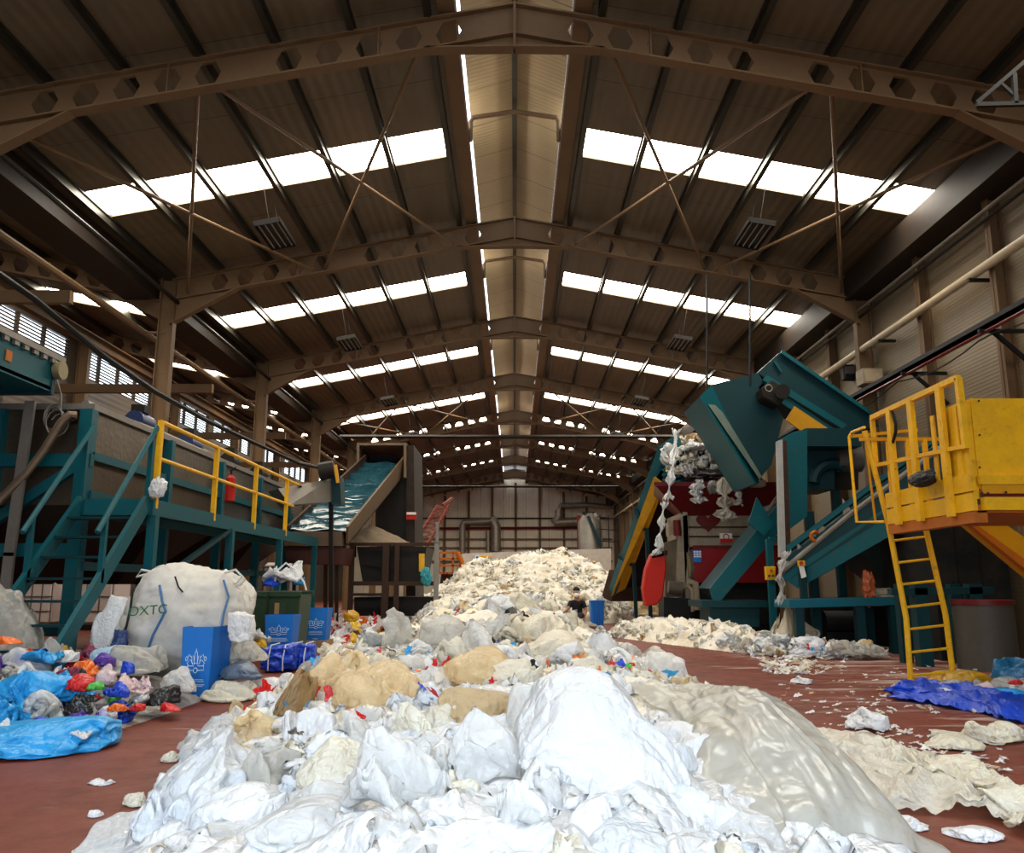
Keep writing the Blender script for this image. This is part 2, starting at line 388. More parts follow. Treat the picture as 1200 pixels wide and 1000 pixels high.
# portal frames: castellated rafters with hexagonal openings, haunches, columns
DEP, PIT, HR = .53, .615, .205
def cell_polys(u0, p, hole):
    t2, b2 = -.02, -DEP+.02; mdl = -DEP/2
    if not hole: return [[(u0, b2), (u0+p, b2), (u0+p, t2), (u0, t2)]]
    cx = u0+p/2; hw, hh, q = HR, HR*.95, HR*.52
    up = [(u0, t2), (u0, mdl), (cx-hw, mdl), (cx-q, mdl+hh), (cx+q, mdl+hh), (cx+hw, mdl), (u0+p, mdl), (u0+p, t2)]
    dn = [(u0, mdl), (u0, b2), (u0+p, b2), (u0+p, mdl), (cx+hw, mdl), (cx+q, mdl-hh), (cx-q, mdl-hh), (cx-hw, mdl)]
    return [up, dn]
def rafter(mb, y, x0, x1, fz, first, n, skip=()):
    """web and flanges of one rafter from x0 to x1 (z of its top = fz(x))"""
    sg = 1 if x1 > x0 else -1
    L = abs(x1-x0)
    def pt(u, w): x = x0+sg*u; return Vector((x, y-.012, fz(x)+w))
    polys = cell_polys(0, first, False)
    u = first
    for k in range(n):
        polys += cell_polys(u, PIT, k not in skip); u += PIT
    if u < L: polys += cell_polys(u, L-u, False)
    for pl in polys: mb.prism([pt(a, b2) for a, b2 in pl], (0, .024, 0))
    for w in (0, -DEP):
        mb.bar((x0, y, fz(x0)+w-.012*(1 if w == 0 else -1)), (x1, y, fz(x1)+w-.012*(1 if w == 0 else -1)), .2, .03)
for i, y in enumerate(TR):
    mb = MB()
    for sg in (-1, 1):
        rafter(mb, y, 0, sg*8.3, zt, .72, 11, skip=(5,))
        # apex haunch
        mb.prism([(0, y-.01, zt(0)-DEP), (sg*1.35, y-.01, zt(1.35)-DEP), (0, y-.01, zt(0)-DEP-.16)], (0, .02, 0))
        mb.bar((0, y, 9.40), (sg*1.4, y, 9.37), .2, .03)
        # eave haunch
        xa, xb = sg*6.75, sg*8.3
        mb.prism([(xa, y-.012, zt(xa)-DEP), (xb, y-.012, zt(xb)-DEP), (xb, y-.012, 7.42)], (0, .024, 0))
        mb.bar((xa, y, zt(xa)-DEP), (xb, y, 7.40), .2, .03)
        for xs in (2.1, 5.3): mb.box(sg*xs-.01, sg*xs+.01, y-.09, y+.09, zt(xs)-DEP, zt(xs))
    mb.box(-.02, .02, y-.12, y+.12, 9.36, 10.15)
    mb.box(-.012, .012, y-.06, y+.06, 9.36, 10.2)
    struct(mb, 'roof_truss', BEAM)
    for sg in (-1, 1):
        mb = MB(); x = sg*8.38
        for dx in (-.17, .17): mb.box(x+dx-.012, x+dx+.012, y-.1, y+.1, 0, zt(8.4)+.02)
        mb.box(x-.17, x+.17, y-.008, y+.008, 0, zt(8.4))
        mb.box(x-.22, x+.22, y-.14, y+.14, 0, .03)
        struct(mb, 'steel_column', BEAM)
    # aisle rafter
    mb = MB()
    def zq(x): return za(x)-.14
    rafter(mb, y, -8.55, XL+.1, zq, .75, 7)
    mb.prism([(-8.55, y-.012, zq(-8.55)-DEP), (-10, y-.012, zq(-10)-DEP), (-8.55, y-.012, zq(-8.55)-DEP-.45)], (0, .024, 0))
    struct(mb, 'aisle_truss', BEAM)
    mb = MB(); x = XL+.2
    for dx in (-.17, .17): mb.box(x+dx-.012, x+dx+.012, y-.1, y+.1, 0, za(x)-.1)
    mb.box(x-.17, x+.17, y-.008, y+.008, 0, za(x)-.1)
    struct(mb, 'steel_column', BEAM)
# a row of low lattice-like castellated ties along the aisle
for x, z in ((-11.2, 7.75), ):
    mb = MB()
    for i in range(len(TR)-1):
        y0, y1 = TR[i], TR[i+1]
        mb.box(x-.1, x+.1, y0, y1, z-.02, z); mb.box(x-.1, x+.1, y0, y1, z-.3, z-.28); mb.box(x-.01, x+.01, y0, y1, z-.3, z)
    struct(mb, 'aisle_beam', BEAM)
for i, y in enumerate(TR[1:6]):
    struct(MB().box(XL, -8.6, y+3.75, y+3.9, 6.6, 6.85), 'aisle_beam', BEAM)
# valley gutter
struct(MB().box(-9.45, -8.62, YF, YB, 8.02, 8.55), 'valley_gutter', GUT)
struct(MB().box(8.0, XW, YF, YB, 8.0, 8.62), 'eaves_gutter', GUT)
# wall posts on the right
for y in TR:
    for dy in (2.3, 4.95):
        mb = MB(); x = 8.5
        mb.box(x-.1, x-.08, y+dy-.09, y+dy+.09, 0, 8.0); mb.box(x-.1, x+.12, y+dy-.01, y+dy+.01, 0, 8.0); mb.box(x+.09, x+.11, y+dy-.09, y+dy+.09, 0, 8.0)
        struct(mb, 'wall_post', BEAM)
# back wall posts and rails
for x in (-8.2, -6.1, -4.0, -1.95, .1, 2.2, 4.3, 6.3): struct(MB().box(x-.1, x+.1, YB-.22, YB, 0, zt(x)-.1), 'wall_post', BEAM)
for z in (3.2, 4.35, 5.1, 6.9): struct(MB().box(-XE, XE, YB-.3, YB-.22, z-.06, z+.06), 'wall_rail', DARK if z > 6 else BEAM)
# bracing rods between frames
def rod(a, b2): struct(MB().tube([a, b2], .035, 8), 'brace_rod', BEAM, True)
for ti in (1, 4):
    ya, yb = TR[ti]+.1, TR[ti+1]-.1
    for sg in (-1, 1):
        for xa, xb in ((1.5, 4.6), (4.9, 7.9)):
            f = lambda x: zt(x)-.42
            rod((sg*xa, ya, f(xa)), (sg*xb, yb, f(xb))); rod((sg*xb, ya, f(xb)-.02), (sg*xa, yb, f(xa)-.02))
# high cross pipes
for y, z, x0, x1, r in ((38.6, 8.12, -8.3, 8.3, .09), (58.0, 8.0, -8.3, 8.3, .07)):
    struct(MB().tube([(x0, y, z), (x1, y, z)], r, 8), 'tie_pipe', DARK, True)
# ================================================================== SERVICES
# fluorescent high bays hanging from the roof
LTUBE = paint('tube_glass', (.20, .18, .15), .25, 0, .2, (.3, .25, .2), 3)
def make_lamp():
    r = thing('hanging_light', '', 'light', (0, 0, 0))
    mb = MB(); mb.box(-.27, .27, -.62, .62, .05, .09)
    for x in (-.27, .25): mb.box(x, x+.02, -.62, .62, -.02, .06)
    for y in (-.62, .60): mb.box(-.27, .27, y, y+.02, -.02, .06)
    mb.build('housing', DARK, r)
    for k in range(4): MB().tube([(-.19+k*.127, -.57, .01), (-.19+k*.127, .57, .01)], .018, 6).build('tube', LTUBE, r, True)
    for y in (-.4, .4): MB().tube([(0, y, .09), (0, y, 1.02)], .006, 5).build('wire', BLACK, r)
    return r
lamp0 = make_lamp()
lamp_y = [16.1, 24.0, 32.0, 39.6, 47.2]
ORD = ['nearest', 'second', 'third', 'fourth', 'fifth']
k = 0
for sg, sd in ((-1, 'left'), (1, 'right')):
    for i, y in enumerate(lamp_y):
        o = lamp0 if k == 0 else copy_tree(lamp0)
        o.location = (sg*4.95, y, zr(4.95)-1.05)
        o.rotation_euler = (0, sg*math.atan(SL), 0)
        tag(o, '%s fluorescent light hanging under the %s roof slope' % (ORD[i], sd), 'light', 'fluorescent lights under the roof'); k += 1
# pipes and trays on the right wall
r = thing('wall_pipe', 'long beige pipe running along the right wall above the cable tray', 'pipe', (8.3, 30, 6.7))
MB().tube([(8.3, 4, 6.76), (8.3, 71, 6.76)], .085, 10).build('pipe', paint('pipe_paint', (.5, .40, .27), .45, 0, .4, (.2, .14, .08), 2), r, True)
for y in np.arange(6.6, 70, 3.8): MB().box(8.2, 8.6, y-.03, y+.03, 6.62, 6.68).build('bracket', DARK, r)
r = thing('cable_tray', 'black cable tray on wall brackets carrying a red hose', 'cable tray', (7.9, 30, 5.4))
mb = MB(); mb.box(7.82, 7.98, 4, 40, 5.42, 5.50); mb.box(7.82, 7.84, 4, 40, 5.42, 5.58); mb.build('tray', BLACK, r)
MB().tube([(7.80, 4, 5.36), (7.80, 40, 5.36)], .03, 6).build('red_hose', REDM, r, True)['label'] = 'red hose'
pts = []
for i in range(0, 73):
    y = 4+i*.5; pts.append((7.86, y, 5.34-.16*abs(math.sin(y*.95))))
MB().tube(pts, .014, 5).build('slack_cable', BLACK, r, True)
for y in (9.2, 13.2, 16.0, 20.2, 24.9, 28.4, 32.2):
    mb = MB(); mb.bar((7.7, y, 5.38), (8.6, y, 5.38), .06); mb.bar((7.95, y, 5.36), (8.58, y, 4.75), .06); mb.build('bracket', BLACK, r)
r = thing('conduit', 'thin grey conduit under the eaves along the right wall', 'pipe', (8.3, 30, 7.7))
MB().tube([(8.25, 4, 7.7), (8.25, 71, 7.7)], .035, 8).build('tube', GALV, r, True)
MB().tube([(8.32, 4, 7.58), (8.32, 71, 7.58)], .03, 6).build('cable', BLACK, r, True)
r = thing('floodlight', 'small dark floodlight fixed to a post on the right wall', 'light', P(994, 437, 20.4))
p = P(994, 437, 20.4); mb = MB(); mb.box(p.x-.15, p.x+.15, p.y-.1, p.y+.12, p.z-.2, p.z+.2); mb.build('lamp_body', BLACK, r, bevel=.03)
MB().box(p.x-.12, p.x+.12, p.y-.115, p.y-.1, p.z-.05, p.z+.14).build('lens', GALV, r); MB().bar((p.x, p.y+.1, p.z), (8.45, p.y+.1, p.z), .05).build('arm', DARK, r)
p = P(1012, 446, 19.0); b2 = P(1029, 446, 19.0)
r = thing('junction_cabinet', 'beige metal box on the right wall beside the steel column', 'electrical box', (p.x, p.y, p.z))
mb = MB(); mb.box(p.x-.22, p.x+.25, 18.5, 18.9, p.z-.19, p.z+.17); mb.build('case', paint('box_beige', (.30, .23, .15), .5), r, bevel=.01)
MB().box(p.x-.18, p.x+.21, 18.485, 18.5, p.z-.15, p.z+.13).build('door', paint('box_beige2', (.36, .28, .18), .5), r); MB().bar((p.x+.2, 18.7, p.z), (8.6, 18.95, p.z), .06).build('arm', DARK, r)
# left services: pipe along the columns, black duct, sagging cable
r = thing('valley_pipe', 'brown pipe running along the row of left columns', 'pipe', (-8.75, 20, 7.2))
MB().tube([(-8.9, 2, 7.2), (-8.9, 45, 7.2)], .075, 8).build('pipe', BEAM, r, True)
for y in TR[1:5]: MB().bar((-8.95, y, 7.2), (-8.4, y, 7.2), .06).build('bracket', BEAM, r)
tag(MB().tube([(-8.15, 3, 7.95), (-8.15, 44, 7.95)], .05, 8).build('conduit', DARK, None, True), 'dark conduit fixed along the tops of the left columns', 'pipe')
pts = []
A = P(-30, 295, 12.0); A.x = -7.9
knots = [P(-60, 280, 12.5), P(40, 350, 14.0), P(118, 415, 15.5), P(180, 458, 17.5), P(240, 492, 20), P(300, 520, 23), P(350, 543, 26), P(392, 552, 29)]
tag(MB().tube(knots, .06, 8).build('hose', BLACK, None, True), 'thick black cable sagging between the left columns above the tank', 'cable')
# ================================================================== LEFT: WASHING TANK
tk = thing('washing_tank', 'long stainless steel washing tank in a teal steel frame', 'tank', (-7.4, 17, 0))
X0, X1, Y0, Y1, ZT, ZB = -9.6, -6.1, 11.7, 22.5, 3.78, 2.35
mb = MB(); mb.box(X0, X1, Y0, Y1, ZB, ZT-.05); shell = mb.build('tank_shell', STEEL, tk)
mb = MB()
for y in np.arange(Y0, Y1-1, 2.7):
    b4 = min(y+2.7, Y1)
    vs = [(X0, y, ZB), (X1, y, ZB), (X1, b4, ZB), (X0, b4, ZB), (X0+1.2, y+1.1, 1.25), (X1-1.2, y+1.1, 1.25), (X1-1.2, b4-1.1, 1.25), (X0+1.2, b4-1.1, 1.25)]
    mb.add(vs, [[0, 1, 5, 4], [1, 2, 6, 5], [2, 3, 7, 6], [3, 0, 4, 7], [4, 5, 6, 7]])
mb.build('hopper_bottom', paint('shaded_stainless', (.04, .032, .025), .5, .6, .6), tk)  # tank steel darkened in its colour for the shade under the tank
MB().box(X0-.05, X1+.06, Y0-.06, Y1+.05, ZT-.06, ZT+.03).build('rim', GALV, tk)
for x in (X1-.02, X1-1.28, X1-2.4):
    MB().box(x-.09, x+.09, Y0-.12, Y0+.06, 0, ZT-.06).build('frame_post', TEAL, tk)
for i, y in enumerate(np.arange(Y0+2.6, Y1, 2.6)): MB().box(X1-.02, X1+.14, y-.07, y+.07, 0, ZT-.06).build('frame_post', TEAL, tk)
for z in (2.98, 1.72): MB().box(X0, X1+.1, Y0-.1, Y0-.01, z-.09, z+.09).build('cross_beam', TEAL, tk)
for z in (3.05, 2.5, 1.5): MB().box(X1+.0, X1+.10, Y0, Y1, z-.06, z+.06).build('side_rail', TEAL, tk)
MB().bar((X1-.1, Y0-.05, 2.9), (X1-1.3, Y0-.05, 2.05), .14, .12, up=(0, 1, 0)).build('brace', TEAL, tk)
MB().box(X0, X1, Y0-.06, Y0+.06, .55, .7).build('cross_beam', TEAL_SHADE, tk)
mb = MB(); mb.tube([P(90, 487, 11.45), P(82, 486, 11.42), P(72, 494, 11.4), P(52, 527, 11.35), P(30, 556, 11.3), P(-25, 610, 11.2)], .055, 8); mb.build('drain_pipe', paint('old_pipe', (.17, .12, .08), .5, .5, .6), tk, True)
MB().tube([(P(83, 487, 11.62)), (P(83, 487, 11.5))], .09, 10).build('pipe_flange', DARK, tk, True)
pts = [P(100, 473, 11.8), P(112, 484, 12.1), P(126, 500, 12.6), P(150, 514, 13.2), P(185, 527, 14.2), P(240, 545, 16.5)]
MB().tube([Vector((max(q.x, X1-.05) if False else q.x, q.y, max(q.z, ZT+.06))) for q in pts], .06, 7).build('top_pipe', GALV, tk, True)
NAVY = paint('motor_blue', (.02, .035, .11), .4, 0, .4)
for y in (14.6, 16.9, 19.4, 21.6):
    mo = MB().tube([(X1-.6, y-.32, ZT+.32), (X1-.6, y+.22, ZT+.32)], .17, 12).build('agitator_motor', NAVY if y < 17 else DARK, tk, True)
    MB().box(X1-.8, X1-.4, y-.45, y+.3, ZT+.03, ZT+.14).build('motor_foot', TEAL_SHADE, mo); MB().box(X1-.72, X1-.48, y-.2, y+.06, ZT+.48, ZT+.62).build('terminal_box', DARK, mo)
# ---- walkway with yellow rails
wk = thing('walkway', 'teal steel walkway with yellow handrail along the washing tank', 'walkway', (-5.4, 16, 0))
WX, WY0, WY1, WZ = -4.98, 11.35, 21.0, 2.38
MB().box(-5.95, WX, WY0, WY1, WZ-.06, WZ).build('deck', DARK, wk)
for x in (WX, -5.9): MB().box(x-.03, x+.03, WY0, WY1, WZ-.2, WZ+.02).build('edge_beam', TEAL, wk)
MB().box(-5.93, WX, WY0-.03, WY0+.03, WZ-.2, WZ+.02).build('edge_beam', TEAL, wk)
for y in (11.45, 14.6, 17.7, 20.8): MB().box(WX-.06, WX+.06, y-.06, y+.06, 0, WZ-.2).build('support_post', TEAL, wk)
MB().bar((WX, 11.5, 1.2), (WX, 14.6, 2.2), .07).build('brace', TEAL_SHADE, wk)
rl = [PX(189, 495, WX), PX(255, 523, WX), PX(301, 544, WX), PX(337, 560, WX)]
for q in rl: MB().box(WX-.035, WX+.035, q.y-.035, q.y+.035, WZ-.1, 3.52).build('rail_post', YEL, wk)
MB().tube([(WX, rl[0].y, 3.50), (WX, 19.0, 3.50)], .035, 8).build('top_rail', YEL, wk, True)
MB().tube([(WX, 19.0, 3.50), (WX, 20.6, 3.36)], .03, 8).build('top_rail', DARK, wk, True)
MB().tube([(WX, rl[0].y, 2.98), (WX, 18.6, 2.98)], .03, 8).build('mid_rail', YEL, wk, True)
# fire extinguisher hung on the rail
q = PX(270, 570, WX-.08)
fe = thing('fire_extinguisher', 'red fire extinguisher hanging on the yellow walkway rail', 'fire extinguisher', (q.x, q.y, q.z-.25))
MB().tube([(q.x, q.y, q.z-.28), (q.x, q.y, q.z-.26), (q.x, q.y, q.z+.14), (q.x, q.y, q.z+.2)], [.05, .085, .085, .03], 12).build('cylinder', REDB, fe, True)
MB().tube([(q.x, q.y, q.z+.2), (q.x, q.y, q.z+.29), (q.x+.08, q.y, q.z+.33)], .022, 6).build('valve', BLACK, fe, True)
# ---- stairs
st = thing('steel_stairs', 'teal open steel stairs climbing to the walkway', 'stairs', (-5.45, 9.5, 0))
SX0, SX1, SY1 = -5.92, -5.02, 11.3
_a, _b = PX(165, 588, SX1), PX(80, 733, SX1); SY0 = SY1-(WZ)*(_a.y-_b.y)/(_a.z-_b.z)
_c0, _d0 = PX(185, 500, SX1), PX(114, 624, SX1)
for x in (SX0, SX1): MB().bar((x, SY0, 0.05), (x, SY1, WZ-.02), .06, .2).build('stringer', TEAL, st)
for i in range(1, 9):
    f = i/9.0; y = SY0+(SY1-SY0)*f; z = WZ*f
    MB().box(SX0, SX1, y-.11, y+.11, z-.02, z+.01).build('tread', TEAL_SHADE, st)
for x in (SX0, SX1):
    MB().tube([(x, _d0.y, _d0.z), (x, _c0.y, _c0.z)], .035, 8).build('handrail', TEAL, st, True)
    for g in (.12, .9):
        yy = _d0.y+(_c0.y-_d0.y)*g; f = (yy-SY0)/(SY1-SY0); MB().bar((x, yy, WZ*f), (x, yy, _d0.z+(_c0.z-_d0.z)*g), .06).build('rail_post', TEAL, st)
# ---- feed trough above the tank
ft = thing('feed_trough', 'teal feed trough high at the left edge above the tank', 'conveyor', (-7, 10, 3.9))
TX = -6.5
mb = MB(); mb.box(-8.1, TX, 6.5, 11.3, 3.92, 3.97); mb.box(TX-.05, TX, 6.5, 11.3, 3.9, 4.42); mb.box(-8.1, -8.05, 6.5, 11.3, 3.9, 4.42); mb.build('trough', TEAL, ft)
MB().box(-8.1, TX+.02, 11.28, 11.36, 3.86, 4.33).build('end_plate', TEAL_SHADE, ft)
mb = MB(); mb.box(TX, TX+.06, 6.5, 11.5, 4.36, 4.44)
for y in np.arange(7, 11.5, .22): mb.box(TX+.005, TX+.05, y, y+.1, 4.30, 4.36)
mb.build('chain_guard', GALV, ft)
MB().tube([(TX+.02, 11.35, 4.22), (TX+.12, 11.35, 4.22)], .13, 12).build('bearing', paint('old_brass', (.25, .2, .11), .5, .4), ft, True)
MB().box(TX+.005, TX+.02, 10.2, 10.32, 4.06, 4.2).build('warning_sticker', ORG, ft)
pts = []
for k in range(40):
    a = k*.55; pts.append(Vector((TX-.1+.14*math.cos(a)+.003*k, 11.56+.03*math.sin(a*.7), 3.62+.18*math.sin(a)-.004*k)))
MB().tube([Vector((TX-.1, 11.5, 4.25)), Vector((TX-.02, 11.6, 3.95))]+pts, .012, 5).build('loose_wires', GALV, ft, True)
mb = MB(); a, b2 = P(36, 470, 11.3), P(11, 652, 11.3)
mb.bar(a, b2, .14, .05, up=(0, 1, 0)); mb.bar((b2.x, b2.y, b2.z+.05), (b2.x, b2.y, 0), .14, .05, up=(0, 1, 0)); mb.build('support_leg', GALV, ft)
# ---- white plastic tanks behind the frame
IBC = paint('white_plastic', (.72, .62, .58), .5, 0, .3, (.5, .4, .36), 1.5)
for i, (px, wpx, lab) in enumerate(((58, 34, 'white plastic storage tank behind the stairs, nearest the left edge'), (122, 44, 'white plastic storage tank behind the lower stair rail, second from the left edge'), (330, 30, 'white plastic storage tank in the shadow behind the green bins'))):
    q = P(px, 675, 24); w2 = wpx*24/970/2
    r = thing('storage_tank', lab, 'tank', (q.x, 24, 0), 'white storage tanks behind the machine')
    MB().box(q.x-w2, q.x+w2, 23.5, 24.6, .15, 1.85).build('bottle', IBC, r, bevel=.08); MB().box(q.x-w2-.04, q.x+w2+.04, 23.46, 24.64, 0, .15).build('pallet', DARK, r)
    mb = MB()
    for z in (.5, .9, 1.3, 1.7): mb.box(q.x-w2-.02, q.x+w2+.02, 23.46, 23.48, z, z+.03)
    for x in np.linspace(q.x-w2, q.x+w2, 4): mb.box(x-.012, x+.012, 23.45, 23.47, .15, 1.74)
    mb.build('cage', GALV, r)
# ================================================================== MID LEFT: INCLINED CONVEYOR AND PLATFORM
ic = thing('inclined_conveyor', 'inclined conveyor with wet blue green belt rising to a dark hood', 'conveyor', (-5, 24, 0))
A, B = P(372, 622, 21.5), P(451, 543, 27.0)
d = (B-A); wid = Vector((1.42, .25, 0)); w2 = Vector((1.2, .2, 0))
BELT = None
m, t = nm('wet_belt'); v = texco(t)
n1 = N(t, 'ShaderNodeTexNoise', Scale=2.2, Detail=6.0, Roughness=.6); lk(t, v, n1.inputs['Vector'])
c = mixc(t, ramp(t, n1.outputs[0], [(.4, 0.0), (.7, 1.0)]), (.006, .035, .05), (.02, .07, .09))
b = N(t, 'ShaderNodeBsdfPrincipled', Roughness=.16); lk(t, c, b.inputs['Base Color'])
bp = N(t, 'ShaderNodeBump', Strength=.5, Distance=.05); lk(t, n1.outputs[0], bp.inputs['Height']); lk(t, bp.outputs[0], b.inputs['Normal'])
o = N(t, 'ShaderNodeOutputMaterial'); lk(t, b.outputs[0], o.inputs[0]); BELT = m
nrm = d.cross(wid).normalized(); nrm = nrm if nrm.z > 0 else -nrm
V = []; F = []; n = 60; mm = 10
for i in range(n+1):
    f = i/n; cpt = A+d*f; ww = wid*(1-f)+w2*f
    for j in range(mm+1):
        g = j/mm-.5; fl = (f*14) % 1
        V.append(cpt+ww*g+nrm*(.10*max(0, 1-abs(fl-.5)*5)+.03*math.sin(9*g+f*40)))
for i in range(n):
    for j in range(mm): F.append((i*(mm+1)+j, i*(mm+1)+j+1, (i+1)*(mm+1)+j+1, (i+1)*(mm+1)+j))
belt = mesh_np('belt', V, np.array(F), BELT, ic)
for sgn in (-1, 1):
    mb = MB(); a = A+wid*.5*sgn; b2 = B+w2*.5*sgn
    mb.prism([a-nrm*.35, b2-nrm*.35, b2+nrm*.28, a+nrm*.12], Vector((.06*sgn, 0, 0)))
    mb.build('side_guard', RUST if sgn < 0 else paint('side_tan', (.12, .075, .04), .6, 0, .5), ic)
MB().prism([A-wid*.5-nrm*.4, A+wid*.5-nrm*.4, B+w2*.5-nrm*.4, B-w2*.5-nrm*.4], -nrm*.08).build('bed', DARK, ic)
# front lip / feed box
q0, q1, q2, q3 = P(333, 623, 21.2), P(401, 623, 21.6), P(401, 640, 21.6), P(333, 640, 21.2)
mb = MB(); mb.prism([q0, q1, q2, q3], (0, .25, 0)); mb.build('front_lip', paint('lip_steel', (.13, .085, .05), .5, .3, .5), ic)
mb = MB(); mb.prism([P(333, 641, 21.3), P(401, 641, 21.7), P(398, 662, 21.7), P(337, 660, 21.3)], (0, 1.6, 0)); mb.build('feed_box', paint('maroon_steel', (.06, .015, .012), .6, .1, .5), ic)
# hood
mb = MB(); y = 27.2
def pbox(px0, py0, px1, py1, y, dep): return [P(px0, py0, y), P(px1, py0, y), P(px1, py1, y), P(px0, py1, y)]
outer = pbox(418, 519, 476, 546, 27.2, 0)
mb.pprism([(418, 519), (476, 519), (476, 522), (418, 522)], 26.6, 3.2); mb.pprism([(418, 522), (421, 522), (421, 546), (418, 546)], 26.6, 3.2); mb.pprism([(473, 522), (476, 522), (476, 560), (473, 560)], 26.6, 3.2)
mb.build('hood_frame', paint('hood_frame', (.15, .105, .065), .55, .2, .5), ic)
MB().pprism([(421, 521), (474, 521), (474, 600), (421, 560)], 29.4, .2).build('hood_back', DARK, ic)
MB().pprism([(430, 522), (464, 522), (464, 541), (432, 541)], 28.6, .04).build('rubber_curtain', BLACK, ic)
MB().pprism([(476, 522), (485, 522), (487, 720), (476, 720)], 26.8, 2.5).build('hood_side', paint('dark_brown_steel', (.02, .012, .008), .6, .2, .5), ic)
MB().pprism([(440, 575), (476, 545), (476, 640), (440, 640)], 27.0, 2.2).build('lower_casing', DARK, ic)
for px in (345, 382, 395): MB().bar(P(px, 655, 22.2), PF(px-1, 741), .09).build('leg', RUST, ic)
mb = MB()
for k in range(5): a = P(408+k*2, 585+k*6, 24.5); mb.tube([a, a+Vector((.05, 0, -.9-.2*(k % 3)))], .03, 6)
mb.build('hanging_rags', DARK, ic)
SGN = MB().pprism([(476, 600), (488, 600), (488, 609), (476, 609)], 26.6, .04).build('warning_sign', REDB, ic); SGN['label'] = 'small red and white sign'
MB().pprism([(476.5, 600.5), (487.5, 600.5), (487.5, 603.3), (476.5, 603.3)], 26.57, .03).build('sign_text_panel', WHITEP, SGN)
# drive on tank end: grey trough
q = thing('discharge_chute', 'grey steel discharge chute at the far end of the tank', 'chute', P(365, 580, 19.5))
mb = MB(); mb.prism([P(326, 573, 18.5), P(388, 561, 20.3), P(389, 588, 20.3), P(340, 592, 18.5)], (-.4, .6, 0)); mb.build('trough', GALV, q)
MB().prism([P(388, 560, 20.3), P(398, 558, 20.3), P(400, 592, 20.3), P(388, 591, 20.3)], (0, .5, 0)).build('end_cap', TEAL_SHADE, q)
MB().tube([P(375, 553, 20), P(392, 550, 20)], .22, 10).build('motor', DARK, q, True)
MB().bar(P(393, 545, 19.9), P(396, 566, 19.9), .07).build('guard_bar', YELD, q)
MB().bar(P(388, 580, 20.6), PF(388, 745), .1).build('leg', DARK, q)
# platform / bin frame below
pf = thing('bin_frame', 'rusty steel frame with railing under the inclined conveyor', 'frame', (P(455, 690, 24).x, 24, 0))
yk = 23.6
for px in (413, 453, 466, 512): 
    a = P(px, 637, yk); MB().bar((a.x, yk, 0), (a.x, yk, a.z), .13 if px != 453 else .18).build('post', RUST if px != 512 else GALV, pf)
for py in (638, 640): pass
a, b2 = P(410, 638, yk), P(515, 638, yk); MB().bar(a, b2, .09).build('rail', RUST, pf)
MB().bar((a.x, yk+2.6, a.z), (b2.x, yk+2.6, a.z), .09).build('rail', RUST, pf)
a, b2 = P(413, 684, yk), P(512, 684, yk); MB().bar(a, b2, .12).build('rail', RUST, pf)
a, b2 = P(413, 697, yk), P(453, 697, yk); MB().bar(a, b2, .08).build('rail', RUST, pf)
MB().bar(P(512, 690, yk), (P(512, 640, yk).x, yk, P(512, 612, yk).z), .08).build('post', GALV, pf)
mb = MB(); mb.pprism([(418, 641), (500, 641), (492, 683), (425, 683)], yk+.3, 2.2); mb.build('hopper_bin', DARK, pf)
MB().bar(P(426, 660, yk+.2), P(470, 668, yk+.2), .05).build('lever', DARK, pf)
MB().pprism([(415, 700), (510, 700), (510, 722), (415, 722)], yk+.8, 2).build('base_tank', DARK, pf)
YL = MB().pprism([(491, 649), (497, 649), (497, 670), (491, 670)], yk-.1, .12).build('control_panel', YEL, pf); YL['label'] = 'yellow panel'
# pile of granules on the frame (one heap of pale granulate)
V = []; F = []; n = 40; c0 = P(434, 638, yk+1.1); R = 1.25
for i in range(n+1):
    for j in range(n+1):
        x = (i/n-.5)*2; y = (j/n-.5)*2; rr = math.hypot(x, y); V.append((c0.x+x*R, c0.y+y*.95, c0.z+max(0, 1-rr)*.55))
V = np.array(V); V[:, 2] += .05*fbm(V*4, 4, 3)*(V[:, 2] > c0.z+.01)
F = np.array([(i*(n+1)+j, (i+1)*(n+1)+j, (i+1)*(n+1)+j+1, i*(n+1)+j+1) for i in range(n) for j in range(n)])
o = mesh_np('granulate_heap', V, F, paint('granulate', (.20, .15, .10), .9, 0, .4, (.15, .11, .07), 4)); tag(o, 'pale heap of granulate on top of the rusty frame', 'granulate', kind='stuff')
q = P(500, 672, yk-.25); 
# blue rag bag hanging there
# ================================================================== FAR END
crn = thing('lattice_boom', 'dark red lattice boom leaning up by the end wall', 'crane boom', P(500, 640, 44))
mb = MB(); a, b2 = P(490, 642, 44), P(519, 592, 46); ax = (b2-a).normalized(); sd = Vector((1, 0, 0))*.42; up2 = Vector((0, .8, 0))
cs = [sd*.9, -sd*.9, sd*.9+up2, -sd*.9+up2]
for k in cs: mb.bar(a+k, b2+k*.8, .07)
for i in range(10):
    p0 = a+(b2-a)*(i/10); p1 = a+(b2-a)*((i+1)/10)
    mb.bar(p0+cs[0], p1+cs[1], .05); mb.bar(p0+cs[1], p1+cs[0], .05); mb.bar(p0+cs[2], p1+cs[3], .05); mb.bar(p0+cs[1], p1+cs[3], .05)
mb.build('lattice', paint('boom_red', (.16, .035, .025), .6, 0, .4), crn); MB().bar(b2, P(530, 584, 46.5), .14).build('tip', paint('boom_red2', (.18, .04, .03), .6), crn)
MB().bar((a.x, 44.3, 0), a+Vector((0, .4, 0)), .5).build('base', DARK, crn)
og = thing('loading_machine', 'orange machine with cage and ladder near the end wall', 'machine', (P(530, 670, 42).x, 42, 0))
mb = MB()
for px in (515, 531, 540):
    a = P(px, 648, 42); mb.bar((a.x, 42, P(px, 672, 42).z), a, .1)
for py in (648, 655, 663, 672): mb.bar(P(515, py, 42), P(541, py, 42), .1)
mb.build('cage', ORG, og)
